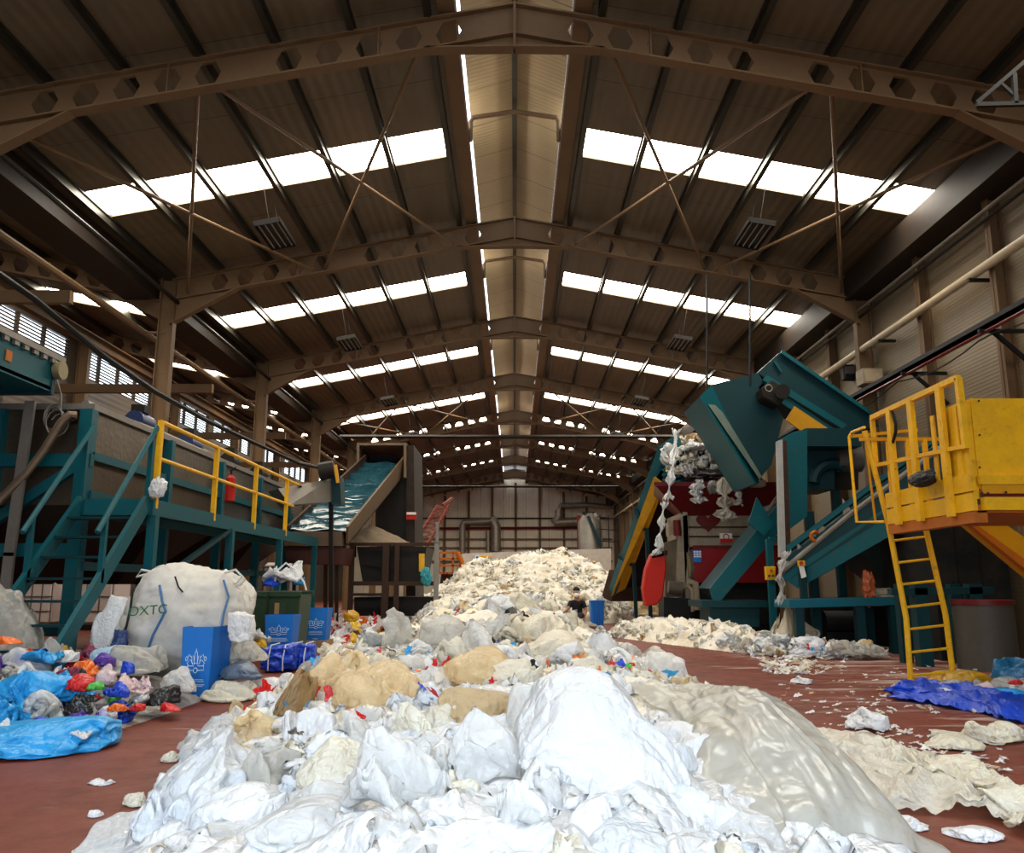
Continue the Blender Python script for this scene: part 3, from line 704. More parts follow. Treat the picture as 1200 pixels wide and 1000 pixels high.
MB().tube([P(536, 648, 41.8), P(541, 658, 41.8), P(543, 672, 41.8), P(549, 678, 41.8)], .12, 8).build('arm', ORG, og, True)
MB().pprism([(517, 673), (540, 673), (545, 690), (515, 690)], 42, 1.5).build('chassis', DARK, og)
for px in (520, 524): MB().bar(P(px, 672, 41.8), PF(px, 714), .1).build('leg', REDM, og)
MB().pprism([(532, 670), (536.5, 670), (536.5, 675), (532, 675)], 41.7, .05).build('number_plate', WHITEP, og)
# ducts on the end wall
DUCT = paint('duct_steel', (.34, .29, .23), .4, .5, .4)
def duct(lab, pts, r2, y):
    o = MB().tube([P(a, b2, y) for a, b2 in pts], r2, 12).build('air_duct', DUCT, None, True); tag(o, lab, 'duct')
duct('grey duct rising and bending along the left of the end wall', [(542, 648), (542, 616), (544, 612), (573, 611), (576, 611)], .28, 72.0)
duct('thick grey duct dropping from the bend on the end wall', [(575, 609), (578, 611), (581, 617), (581, 646)], .43, 71.9)
duct('thin dark duct standing beside the thick end wall duct', [(572, 622), (572, 704)], .2, 72.1)
duct('horizontal duct at right of the end wall with round elbow', [(655, 598), (655, 606), (650, 613), (652, 613), (680, 611)], .38, 71.9)
duct('upper duct running right along the end wall', [(655, 598), (657, 593), (690, 592), (711, 594)], .24, 72.0)
tag(MB().tube([P(515, 619.5, 72.25), P(690, 618.5, 72.25)], .11, 8).build('red_pipe', REDM, None, True), 'red pipe running across the end wall', 'pipe')
tag(MB().tube([P(678, 604, 60), (P(678, 640, 60).x, 60, 0)], .12, 8).build('red_standpipe', REDM, None, True), 'red upright pipe in front of the end wall', 'pipe')
bd = thing('low_partition', 'long pale low partition board across the far end', 'partition', (P(590, 660, 55).x, 55, 0))
MB().pprism([(539, 649), (716, 643), (716, 700), (539, 700)], 56, .2).build('board', paint('partition_pale', (.50, .45, .39), .6, 0, .3), bd)
SG = MB().pprism([(557, 651), (575, 651), (575, 660), (557, 660)], 55.9, .05).build('notice', WHITEP, bd); SG['label'] = 'white notice with yellow and blue blocks'
MB().pprism([(562, 651.3), (575, 651.3), (575, 654), (562, 654)], 55.85, .04).build('yellow_block', YEL, SG); MB().pprism([(558, 652), (560.5, 652), (560.5, 658.5), (558, 658.5)], 55.85, .04).build('blue_block', BLUEB, SG)
MB().pprism([(563, 655.5), (574, 655.5), (574, 656.4), (563, 656.4)], 55.85, .04).build('text_line', BLUEB, SG); MB().pprism([(563, 657.5), (574, 657.5), (574, 658.3), (563, 658.3)], 55.85, .04).build('text_line', BLUEB, SG)
sl2 = thing('far_silo', 'grey cylindrical silo with rails near the end wall at right', 'silo', (P(692, 650, 58).x, 58, 0))
q = P(692, 640, 58); MB().tube([(q.x, 58, 0), (q.x, 58, P(692, 612, 58).z), (q.x, 58, P(692, 602, 58).z)], [.85, .85, .45], 18).build('drum', GALV, sl2, True)
MB().pprism([(683, 600), (697, 600), (694, 607), (686, 607)], 57.6, .8).build('hopper', DARK, sl2)
MB().bar(P(689, 605, 57), P(704, 640, 57), .2).build('chute', TEAL_SHADE, sl2)
mb = MB()
for px in (703, 713, 724): mb.bar(P(px, 604, 57), (P(px, 604, 57).x, 57, 0), .07)
for py in (606, 620, 634): mb.bar(P(700, py, 57), P(726, py+2, 57), .06)
mb.build('railing', BLACK, sl2)
# ================================================================== RIGHT: TEAL AND YELLOW CONVEYOR FEEDING THE RED SHREDDER
def off_px(pts, Y, dep): return [P(a, b2, Y) for a, b2 in pts]
c1 = thing('feed_conveyor', 'steep teal conveyor with a yellow stripe feeding the red hopper', 'conveyor', (P(730, 700, 27).x, 27, 0))
# line of the conveyor: foot (near y 28.5) -> head (y 22.6)
fA, fB = P(712, 693, 28.6), P(771, 524, 22.8)
hB = P(791, 510, 22.4)
gA, gB = P(717, 700, 28.4), P(765, 560, 22.9)       # underside of the teal band / top of the yellow stripe
yA, yB = P(731, 690, 28.2), P(777, 568, 22.9)
WD = Vector((2.1, .1, 0))
MB().prism([fA, gA, gB, P(778, 538, 22.8), fB], (.1, .0, 0)).build('side_wall', TEAL, c1)
MB().prism([fA+WD, gA+WD, gB+WD, fB+WD], (.1, .0, 0)).build('side_wall', TEAL_SHADE, c1)
MB().prism([P(716, 699, 28.35), yA, yB, P(766, 559, 22.85)], (.06, 0, 0)).build('yellow_stripe', YEL, c1)['label'] = 'yellow side stripe'
MB().prism([fB, P(778, 538, 22.8), P(797, 526, 22.3), hB], (.1, .0, 0)).build('head_plate', TEAL, c1)
MB().prism([P(778, 538, 22.8), P(797, 526, 22.3), P(802, 600, 22.3), P(776, 585, 22.8)], (1.6, 0.3, 0)).build('head_box', TEAL_SHADE, c1)
mb = MB()
for k in range(9): a = P(776+k*.3, 545+k*6, 22.7); mb.bar(a, P(797, 540+k*6, 22.25), .06)
mb.build('cleats', TEAL, c1)
MB().prism([fA+Vector((.1, 0, -.05)), fA+WD, fB+WD, fB+Vector((.1, 0, -.05))], (0, .04, -.12)).build('belt', BLACK, c1)
for f in (.28, .62):
    a = fA+(fB-fA)*f; b2 = yA+(yB-yA)*f
    MB().bar(a+Vector((-.04, 0, 0)), b2+Vector((-.05, -.05, -.05)), .1).build('rib', TEAL_SHADE, c1)
    MB().bar(b2+Vector((0, -.05, 0)), (b2.x+.05, b2.y, 0), .11).build('leg', TEAL_SHADE, c1)
MB().prism([P(705, 700, 28.6), P(714, 668, 28.4), P(722, 690, 28.2), P(716, 705, 28.4)], (1.9, 0, 0)).build('tail_guard', RUST, c1)
# ------------------------------------------------------------------ shredder
sh = thing('shredder', 'large red and cream plastic shredder with a wide red hopper', 'shredder', (5.6, 22.5, 0))
zt_, zb_ = P(768, 567, 21.0).z, P(800, 603, 21.6).z
xl, xr = P(768, 567, 21).x, 6.95
xl2 = P(802, 603, 21.6).x
mb = MB()
V = [(xl, 21, zt_), (xr, 21, zt_), (xr, 24.2, zt_), (xl*1.14, 24.2, zt_), (xl2, 21.6, zb_), (xr-.2, 21.6, zb_), (xr-.2, 23.6, zb_), (xl2*1.08, 23.6, zb_)]
mb.add(V, [[0, 1, 5, 4], [1, 2, 6, 5], [2, 3, 7, 6], [3, 0, 4, 7]])
hop = mb.build('hopper', REDM, sh); so = hop.modifiers.new('thick', 'SOLIDIFY'); so.thickness = .05
MB().box(xl-.03, xr, 20.97, 21.03, zt_-.06, zt_+.04).build('rim', REDM, sh)
xb0, xb1 = P(806, 640, 21.6).x, 6.8
z1, z2, z3 = P(0, 641, 21.6).z, P(0, 683, 21.6).z, .55
MB().box(xb0, xb1, 21.6, 23.8, z1, zb_+.02).build('upper_body', CREAM, sh)
MB().box(xb0-.12, xb0, 21.5, 23.8, z2-.4, zb_+.05).build('end_flange', CREAM, sh)
MB().box(xb0+.1, xb1, 21.45, 23.8, z2, z1).build('front_door', paint('shredder_red', (.22, .008, .01), .38, 0, .35, (.05, .015, .012), 1.6), sh)
for py in (618, 629): MB().box(xb0, xb1, 21.57, 21.6, P(0, py, 21.6).z-.02, P(0, py, 21.6).z+.02).build('seam_bar', RUST, sh)
MB().box(xb0+.1, xb1, 21.43, 21.46, z1-.05, z1+.03).build('door_rail', REDM, sh)
MB().box(xb0+.1, xb1, 21.7, 23.6, .25, z2).build('base', BLACK, sh)
MB().box(xb0-.5, xb1, 21.8, 23.6, 0, .25).build('plinth', DARK, sh)
# heart-shaped red decal
mb = MB(); q = P(830, 612, 21.58); hp = []
for k in range(24):
    a = 2*PI*k/24; hp.append(Vector((q.x+.020*16*math.sin(a)**3, 21.58, q.z+.016*(13*math.cos(a)-5*math.cos(2*a)-2*math.cos(3*a)-math.cos(4*a)))))
mb.prism(hp, (0, .02, 0)); mb.build('red_decal', REDM, sh)['label'] = 'red heart shaped mark'
a0, a1 = P(844, 625, 21.5), P(859, 636, 21.5)
wl = MB().box(a0.x, a1.x, 21.55, 21.57, a1.z, a0.z).build('warning_label', WHITEP, sh); wl['label'] = 'white and red warning label'
MB().box(a0.x, a1.x, 21.53, 21.55, a1.z, a1.z+.1).build('red_band', REDB, wl)
MB().tube([((a0.x+a1.x)/2-.07+.07*math.cos(k*PI/6)+.07, 21.54, a0.z-.09+.07*math.sin(k*PI/6)) for k in range(13)], .012, 5).build('red_ring', REDB, wl)
a0, a1 = P(812, 645, 21.4), P(822, 659, 21.4)
bl_ = MB().box(a0.x, a1.x, 21.41, 21.44, a1.z, a0.z).build('blue_label', BLUEB, sh); bl_['label'] = 'blue and white label'
mb = MB()
for i in range(3):
    for j in range(3): mb.box(a0.x+.02+i*.068, a0.x+.07+i*.068, 21.395, 21.41, a0.z-.06-j*.06, a0.z-.02-j*.06)
mb.build('white_squares', WHITEP, bl_)
# drive at the left end: cream casting, gearbox, red belt guard
mb = MB(); mb.pprism([(783, 612), (806, 603), (807, 640), (803, 690), (793, 690), (795, 625), (784, 628)], 21.5, .4); mb.build('end_frame', CREAM, sh)
MB().tube([P(790, 665, 21.9), P(808, 665, 22.2)], [.62, .62], 16).build('gearbox', paint('old_gearbox', (.2, .16, .10), .6, .2, .7, (.05, .03, .02), 3), sh, True)
MB().pprism([(778, 637), (798, 630), (800, 700), (780, 700)], 21.7, .8).build('gear_casing', paint('greasy_casing', (.13, .10, .065), .55, .2, .7, (.03, .02, .015), 3), sh)
MB().tube([P(793, 610, 21.3), P(794, 628, 21.3)], .1, 10).build('hydraulic_valve', REDM, sh, True)
gd = [(764, 649), (779, 646), (781, 664), (777, 700), (770, 709), (757, 711), (754, 690), (757, 668)]
g = MB().pprism(gd, 20.7, .45).build('belt_guard', REDB, sh, bevel=.03); g['label'] = 'bright red belt guard'
MB().prism([P(764, 648.5, 20.7), P(779, 645.5, 20.7), P(782, 645, 21.3), P(767, 648, 21.3)], (0, 0, -.12)).build('guard_top', RUST, sh)
mb = MB(); mb.tube([P(806, 682, 21.2), P(815, 684, 21.2), P(817, 715, 21.2)], .09, 8); mb.tube([P(806, 686, 21.2), P(811, 692, 21.2), P(812, 717, 21.2)], .05, 8); mb.build('bent_pipe', CREAM, sh, True)
MB().tube([P(783, 688, 21.3), P(800, 690, 21.3)], .16, 12).build('motor', paint('old_motor', (.12, .1, .08), .6, .3, .6), sh, True)
MB().pprism([(778, 700), (812, 702), (815, 735), (778, 735)], 21.4, .8).build('motor_bed', BLACK, sh)
# ------------------------------------------------------------------ big teal discharge conveyor above
dc = thing('discharge_conveyor', 'huge shaded teal conveyor head and chute high above the red hopper', 'conveyor', (P(900, 500, 18).x, 18, 3))
yD = 18.0
hd = [(820, 465), (834, 451), (888, 437), (893, 432), (914, 474), (904, 545), (886, 566), (878, 560)]
MB().pprism([(834, 451), (888, 437), (893, 445), (918, 490), (904, 545), (886, 566), (850, 500)], yD, 1.7).build('chute', TEAL_SHADE, dc)
MB().prism([P(820, 465, yD-.5), P(834, 451, yD), P(890, 566, yD), P(884, 567, yD-.25)], (0, 1.7, 0)).build('chute_side', TEAL, dc)
MB().prism([P(829, 474, yD-.40), P(842, 476, yD-.06), P(892, 558, yD-.04), P(890, 562, yD-.2)], (0, -.03, 0)).build('worn_plate', paint('worn_teal', (.16, .2, .17), .45, .2, .7, (.03, .07, .07), 2.5), dc)
MB().pprism([(888, 437), (915, 412), (1024, 487), (1030, 500), (990, 507), (905, 449)], yD+.1, 1.5).build('body', TEAL_SHADE, dc)
MB().prism([P(897, 441, yD+.05), P(990, 499, yD+.05), P(985, 504, yD+.05), P(892, 447, yD+.05)], (0, -.12, 0)).build('flange', TEAL, dc)
MB().prism([P(915, 411, yD+.05), P(1024, 486, yD+.05), P(1023, 490, yD+.05), P(914, 415, yD+.05)], (0, -.08, 0)).build('top_lip', TEAL, dc)
MB().prism([P(906, 425, yD+.08), P(914, 437, yD+.08), P(915.5, 436, yD+.08), P(908, 424, yD+.08)], (0, -.06, 0)).build('stiffener', TEAL, dc)
MB().pprism([(931, 476), (970, 502), (940, 506), (921, 492)], yD-.02, .05).build('yellow_panel', YELD, dc)['label'] = 'yellow side panel'
MB().prism([P(895, 448, yD+.02), P(986, 508, yD+.02), P(976, 512, yD+.02), P(888, 455, yD+.02)], (0, -.02, 0)).build('lower_rail', TEAL, dc)
mt = MB().pprism([(893, 454), (905, 445), (925, 458), (914, 476), (895, 466)], yD-.5, .5).build('drive_unit', DARK, dc, bevel=.03)
MB().tube([P(917, 459, yD-.75), P(917, 459, yD-.2)], .16, 14).build('motor_end', DARK, mt, True)
MB().tube([P(901, 455, yD-.54)+Vector((.075*math.cos(k*PI/6), 0, .075*math.sin(k*PI/6))) for k in range(13)], .012, 6).build('bearing_ring', GALV, mt, True)
for px in (828.5, 879): tag(MB().tube([P(px, 322, yD), P(px, 452 if px > 850 else 458, yD)], .025, 6).build('hanger_cable', BLACK, None, True), 'dark cable hanging from the roof to the %s of the teal chute' % ('left corner' if px < 850 else 'crown'), 'cable')
# ------------------------------------------------------------------ teal tower with vertical guide
tw = thing('transfer_tower', 'teal sheet metal transfer box between the inclined conveyors', 'machine housing', (P(930, 560, 16.8).x, 16.8, 0))
yT = 16.8
MB().pprism([(913, 515), (930, 506), (946, 503), (946, 605), (926, 620), (914, 608)], yT, .12).build('front_panel', TEAL, tw)
MB().pprism([(944, 502), (1010, 502), (1010, 523), (944, 523)], yT+.25, 1.6).build('top_box', TEAL_SHADE, tw)
MB().pprism([(945, 523), (978, 523), (978, 574), (945, 574)], yT+.9, 1.0).build('recess', TEAL_SHADE, tw)
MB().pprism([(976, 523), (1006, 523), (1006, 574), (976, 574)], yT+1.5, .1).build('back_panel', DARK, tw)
MB().tube([P(979, 539, yT+.9), P(1008, 539, yT+.9)], .27, 14).build('motor', paint('motor_grey', (.11, .10, .09), .45, .3, .5), tw, True)
hp = [P(976+22*math.cos(a), 566-22*math.sin(a), yT+.8) for a in np.linspace(PI, PI*.3, 9)]
MB().tube(hp, .12, 8).build('hose', TEAL_SHADE, tw, True)
gr = MB(); gr.pprism([(911, 517), (917, 515), (921, 652), (914, 653)], yT-.4, .12); gr.build('guide_rail', paint('rail_grey', (.36, .36, .35), .5, 0, .4, (.12, .1, .08), 4), tw)
MB().pprism([(917, 517), (922, 516), (927, 650), (921, 651)], yT-.3, .1).build('chain', RUST, tw)
MB().bar((P(948, 600, yT+.5).x, yT+.5, 0), (P(948, 600, yT+.5).x, yT+.5, P(948, 600, yT+.5).z), .16).build('leg', TEAL_SHADE, tw)
MB().bar((P(1000, 574, yT+.5).x, yT+1.5, 0), (P(1000, 574, yT+.5).x, yT+1.5, 3.3), .16).build('leg', TEAL_SHADE, tw)
# inclined scraper conveyor going up to the right
sc_ = thing('scraper_conveyor', 'teal inclined conveyor rising to the right behind the yellow platform', 'conveyor', (P(980, 640, 16).x, 16, 0))
yS0, yS1 = 16.3, 14.4
def PS(px, py):  # plane drifting nearer to the right
    f = (px-915)/(1150-915); return P(px, py, yS0+(yS1-yS0)*f)
MB().prism([PS(915, 676), PS(1110, 548), PS(1110, 590), PS(935, 690)], (.05, .1, 0)).build('side_beam', TEAL, sc_)
MB().prism([PS(921, 640), PS(1072, 528), PS(1110, 500), PS(1110, 507), PS(1072, 535), PS(923, 647)], (.1, .12, 0)).build('top_flange', TEAL, sc_)
MB().prism([PS(921, 655), PS(1110, 512), PS(1110, 560), PS(921, 682)], (.2, 1.0, .0)).build('trough', TEAL_SHADE, sc_)
for px, py in ((938, 645), (962, 618), (991, 594)):
    MB().prism([PS(px-4, py-10), PS(px+9, py+7), PS(px-3, py+14)], (.02, .03, 0)).build('gusset', GALV, sc_)
MB().tube([PS(914, 672), PS(1000, 600), PS(1110, 520)], .055, 8).build('conduit', paint('dusty_pipe', (.22, .2, .17), .7, .2, .6), sc_, True)
rg = PS(955, 629); o = MB().tube([rg+Vector((.09*math.cos(k*.8), -.02+.02*math.sin(k), .09*math.sin(k*.8))) for k in range(14)], .035, 7).build('orange_rope', ORG, sc_, True); o['label'] = 'orange rope tied on the pipe'
es = MB().pprism([(936, 657), (943, 657), (944, 663), (937, 664)], 15.9, .1).build('stop_button_box', YEL, sc_)
MB().tube([P(939, 660, 15.85), P(939, 660, 15.95)], .035, 10).build('red_button', REDB, es, True)
MB().pprism([(937, 664), (942, 663), (945, 676), (940, 678)], 15.9, .05).build('paper_tag', WHITEP, sc_)
MB().bar((P(940, 668, 16).x, 16, 0.9), P(940, 664, 16), .12).build('leg', TEAL_SHADE, sc_)
# lower-left incline
ll = thing('lower_conveyor', 'teal inclined conveyor rising right from beneath the red shredder', 'conveyor', (P(840, 700, 18.5).x, 18.5, 0))
MB().pprism([(832, 690), (914, 588), (914, 622), (845, 704), (836, 706)], 18.4, .1).build('side_beam', TEAL, ll)
MB().pprism([(832, 690), (914, 588), (914, 610), (845, 700)], 18.5, 1.2).build('trough', TEAL_SHADE, ll)
MB().pprism([(822, 704), (900, 704), (900, 712), (822, 712)], 18.2, 1.4).build('base_beam', TEAL_SHADE, ll)
MB().pprism([(832, 712), (890, 712), (890, 735), (832, 735)], 18.5, 1.0).build('sump', paint('sump_teal', (.003, .045, .055), .5, 0, .4), ll)
MB().pprism([(887, 583), (907, 616), (895, 628), (877, 613)], 18.1, .06).build('guard_plate', TEAL, ll)
MB().pprism([(898, 598), (916, 573), (919, 588), (910, 608)], 18.9, .06).build('cream_flap', CREAM, ll)
MB().pprism([(884, 561), (898, 563), (897, 570), (884, 570)], 19.2, .3).build('cream_block', CREAM, ll)
# post with control box
cp = thing('control_post', 'teal post with a yellow push button box beside the lower conveyor', 'control box', (P(908, 752, 17.6).x, 17.6, 0))
a, b2 = P(901, 632, 17.6), P(908, 757, 17.6)
MB().bar((b2.x, 17.6, 0), a, .13).build('post', TEAL, cp); MB().bar(a, a+Vector((.4, 0, 0)), .1).build('top_arm', TEAL, cp)
MB().box(b2.x-.2, b2.x+.2, 17.4, 17.8, 0, .02).build('base_plate', TEAL_SHADE, cp)
bx_ = MB().pprism([(897, 664), (909, 664), (909, 680), (898, 680)], 17.4, .1).build('button_box', YEL, cp, bevel=.01)
for px, py, mm_ in ((904, 669, REDB), (901.5, 675, REDM), (906, 675, GREENB)): MB().tube([P(px, py, 17.37), P(px, py, 17.42)], .028, 8).build('button', mm_, bx_, True)
# bench beam and legs
bn = thing('steel_bench', 'long low teal steel bench frame under the inclined conveyor', 'frame', (P(990, 705, 15.6).x, 15.6, 0))
MB().pprism([(925, 703), (1056, 700), (1056, 709), (925, 713)], 15.6, .9).build('beam', paint('bench_teal', (.004, .10, .15), .45, 0, .3), bn)
for px in (935, 1006, 1032, 1046):
    a = P(px, 708, 15.7); MB().bar((a.x, 15.7 if px != 1032 else 16.3, 0), (a.x, 15.7 if px != 1032 else 16.3, a.z), .16).build('leg', TEAL_SHADE, bn)
GUN = paint('grime', (.30, .27, .22), .9, 0, .6, (.12, .1, .08), 6)
V, F = None, None
# beam on legs under the platform, with a dark box added as shade
hs = thing('beam_and_shade_box', 'teal beam on legs with a dark box added as shade behind the ladder', 'machine housing', (7.2, 17.4, 0))
MB().pprism([(1030, 600), (1064, 597), (1064, 694), (1040, 676), (1000, 640)], 17.0, 1.4).build('housing', paint('shade_box_dark', (.004, .016, .018), .55, 0, .3), hs)
MB().pprism([(1045, 690), (1165, 688), (1165, 696), (1045, 698)], 13.2, .16).build('beam', TEAL_SHADE, hs)
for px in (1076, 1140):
    a = P(px, 692, 13.3); MB().bar((a.x, 13.3, 0), (a.x, 13.3, a.z+.1), .2).build('leg', TEAL_SHADE, hs)
    MB().bar((a.x, 13.9, 0), (a.x, 13.9, a.z+.1), .16).build('leg', TEAL_SHADE, hs)
kb = thing('added_shade_cabinet', 'big black cabinet added as shade behind the ladder', 'cabinet', (7.4, 15, 0))  # black cabinet added to fill the dark void under the platform
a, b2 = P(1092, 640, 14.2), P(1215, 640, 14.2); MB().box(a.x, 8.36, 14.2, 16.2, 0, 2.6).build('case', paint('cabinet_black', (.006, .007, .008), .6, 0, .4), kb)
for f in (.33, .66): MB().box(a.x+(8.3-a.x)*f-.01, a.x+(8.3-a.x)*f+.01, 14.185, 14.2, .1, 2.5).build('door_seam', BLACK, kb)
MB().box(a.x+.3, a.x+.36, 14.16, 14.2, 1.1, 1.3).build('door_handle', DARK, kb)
pu = thing('added_shade_pump', 'low black pump housing added as shade under the teal bench', 'machine housing', (6.6, 17.6, 0))  # black box and pump added to keep the space under the bench dark
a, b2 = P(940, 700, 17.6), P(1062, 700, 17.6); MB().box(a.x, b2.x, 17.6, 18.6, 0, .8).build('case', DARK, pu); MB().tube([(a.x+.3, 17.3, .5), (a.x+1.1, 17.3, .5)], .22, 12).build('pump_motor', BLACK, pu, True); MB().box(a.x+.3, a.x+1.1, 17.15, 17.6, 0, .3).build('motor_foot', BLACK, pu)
dr = thing('grey_drum', 'dusty grey drum with red rim standing in the dark under the teal beam', 'drum', P(1150, 760, 15.0))
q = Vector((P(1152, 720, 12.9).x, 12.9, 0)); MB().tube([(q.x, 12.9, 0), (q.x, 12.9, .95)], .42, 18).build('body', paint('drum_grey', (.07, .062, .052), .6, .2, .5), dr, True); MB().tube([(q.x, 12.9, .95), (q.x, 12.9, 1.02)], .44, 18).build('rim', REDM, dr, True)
# ------------------------------------------------------------------ yellow platform
yp = thing('yellow_platform', 'raised yellow operator platform with guard rail at right edge', 'platform', (5.4, 9, 0))
XP = 4.66; ZD = 2.0
yn, yf = 8.35, 10.3
ZT2 = 3.36
MB().box(XP, 7.0, yn, yf, ZD-.04, ZD+.04).build('deck', ORG, yp)
for z0_, z1_ in ((ZD-.02, ZD+.16), (ZD+.18, ZD+.36)): MB().box(XP-.04, XP, yn-.02, yf, z0_, z1_).build('toe_board', YEL, yp)
MB().box(XP-.03, XP+.1, yn, yf, ZD-.14, ZD-.02).build('side_beam', ORG, yp)
def PXP(px, py): return PX(px, py, XP-.05)
for px in (1050, 1076, 1112):
    q = PXP(px, 560); MB().box(XP-.09, XP-.04, q.y-.05, q.y+.05, ZD-.05, ZT2).build('rail_post', YEL, yp)
tn, tf = PX(1122, 436, XP-.05).y, PX(1022, 490, XP-.05).y
MB().bar((XP-.05, tn, ZT2), (XP-.05, tf, ZT2), .06).build('top_rail', YEL, yp)
MB().bar((XP-.05, tn, ZT2), (XP-.05, tn-.02, ZT2-.75), .06).build('rail_end', YEL, yp)
MB().bar((XP-.05, tf, ZT2), (XP-.05, tf, ZT2-.6), .05).build('rail_end', YEL, yp)
MB().bar((XP-.05, tn, ZT2-.72), (XP-.05, tf, ZT2-.62), .045).build('mid_rail', YEL, yp)
# cabin box
qa = P(1147, 467, yn)
MB().box(XP+.05, 7.2, yn, PXP(1106, 520).y, ZD+.2, qa.z).build('panel_box', YEL, yp)
MB().box(XP-.01, XP+.05, yn+.02, PXP(1106, 520).y, ZD+.1, qa.z-.02).build('side_panel', YEL, yp)
for k in range(3): MB().box(XP-.03, XP-.01, yn+.15+k*.24, yn+.22+k*.24, ZD+.36, qa.z-.05).build('side_rib', YEL, yp)
MB().box(XP+.03, 7.2, yn-.06, yn, ZD+.24, ZD+.33).build('flange', YEL, yp); MB().box(XP+.06, 7.2, yn-.03, yn, ZD+.15, ZD+.24).build('flange', YELD, yp)
MB().box(XP+.06, 7.2, yn-.01, yn, ZD+.11, ZD+.15).build('red_seal', REDM, yp)
MB().box(XP+.04, 7.2, yn-.08, yn, ZD-.02, ZD+.11).build('lower_beam', YEL, yp)
mb = MB()
for px, py in ((1151, 578), (1158, 578), (1179, 577), (1147, 470), (1148, 510), (1148, 548)): mb.tube([P(px, py, yn-.075), P(px, py, yn-.05)], .012, 6)
mb.build('bolts', DARK, yp)
# back rails on the far edge + cage around the ladder head
for px in (1045, 1068, 1088): a = P(px, 580, yf+.02); MB().bar((a.x, yf, ZD), (a.x, yf, 3.05), .05).build('rail_post', YEL, yp)
MB().bar((XP-.3, yf, 3.05), (5.7, yf, 3.05), .045).build('back_rail', YELD, yp)
# ladder
ld = thing('ladder', 'narrow yellow ladder leaning up to the yellow platform', 'ladder', (4.9, 10.4, 0))
L0, L1, L2 = P(1068, 806, 10.55), P(1041, 613, 10.4), P(1013, 505, 10.3); L0.z = max(L0.z, 0)
Lk = P(1062, 725, 10.5)
R0, Rk, R1 = P(1118, 800, 10.75), P(1108, 720, 10.7), P(1083, 612, 10.5); R0.z = max(R0.z, 0.0)
MB().tube([L0, Lk, L1, L2], .036, 8).build('stile', YEL, ld, True); MB().tube([R0, Rk, R1, P(1071, 560, 10.45)], .036, 8).build('stile', YEL, ld, True)
for (xa, ya, xb, yb) in ((1046, 634, 1087, 629), (1051, 660, 1092, 655), (1057, 685, 1097, 681), (1061, 712, 1104, 707), (1063, 738, 1108, 733), (1066, 765, 1112, 760), (1068, 792, 1114, 788)):
    MB().tube([P(xa, ya, 10.5), P(xb, yb, 10.65)], .016, 7).build('rung', YEL, ld, True)
MB().tube([P(1037, 612, 10.4), P(1004, 612, 10.9), P(995, 512, 10.9), P(998, 507, 10.9), P(1013, 501, 10.35)], .02, 7).build('safety_hoop', YEL, ld, True)
MB().tube([P(1026, 612, 10.9), P(1014, 515, 10.9), P(1000, 510, 10.9)], .016, 7).build('safety_hoop', YELD, ld, True)
MB().bar(P(995, 512, 10.9), P(1075, 504, 10.9), .04).build('hoop_bar', YELD, ld)
tag(MB().tube([PX(1044, 480, XP-.06)]+[PX(1047+3*math.sin(k), 488+k*9, XP-.07) for k in range(8)], .02, 6).build('chain', BLACK, None, True), 'black chain hanging from the yellow top rail', 'chain')
ys = thing('yellow_beam', 'orange yellow diagonal beam slanting down under the platform', 'beam', P(1165, 640, 11.5))
MB().pprism([(1127, 607), (1160, 602), (1230, 650), (1230, 692)], 11.6, .25).build('plate', YELD, ys); MB().pprism([(1127, 607), (1132, 606), (1232, 678), (1232, 692)], 11.5, .12).build('flange', ORG, ys)
MB().bar((P(1215, 670, 11.7).x, 11.75, 0), P(1215, 670, 11.75), .14).build('leg', TEAL_SHADE, ys)
# big black lever rack top right corner
ra = thing('roof_bracket', 'black triangular bracket hanging at the top right corner of the photo', 'bracket', P(1180, 110, 9.0))
mb = MB(); mb.bar(P(1144, 123, 9), P(1240, 121, 9), .05); mb.bar(P(1144, 121, 9), P(1215, 60, 9), .045); mb.bar(P(1188, 86, 9), P(1190, 122, 9), .05); mb.bar(P(1172, 97, 9), P(1188, 112, 9), .035); mb.build('frame', BLACK, ra)
MB().bar(P(1215, 60, 9), (P(1215, 60, 9).x, 9, zr(P(1215, 60, 9).x)), .05).build('hanger', BLACK, ra)
MB().bar(P(1240, 121, 9), (P(1240, 121, 9).x, 9, zr(P(1240, 60, 9).x)), .05).build('hanger', BLACK, ra)
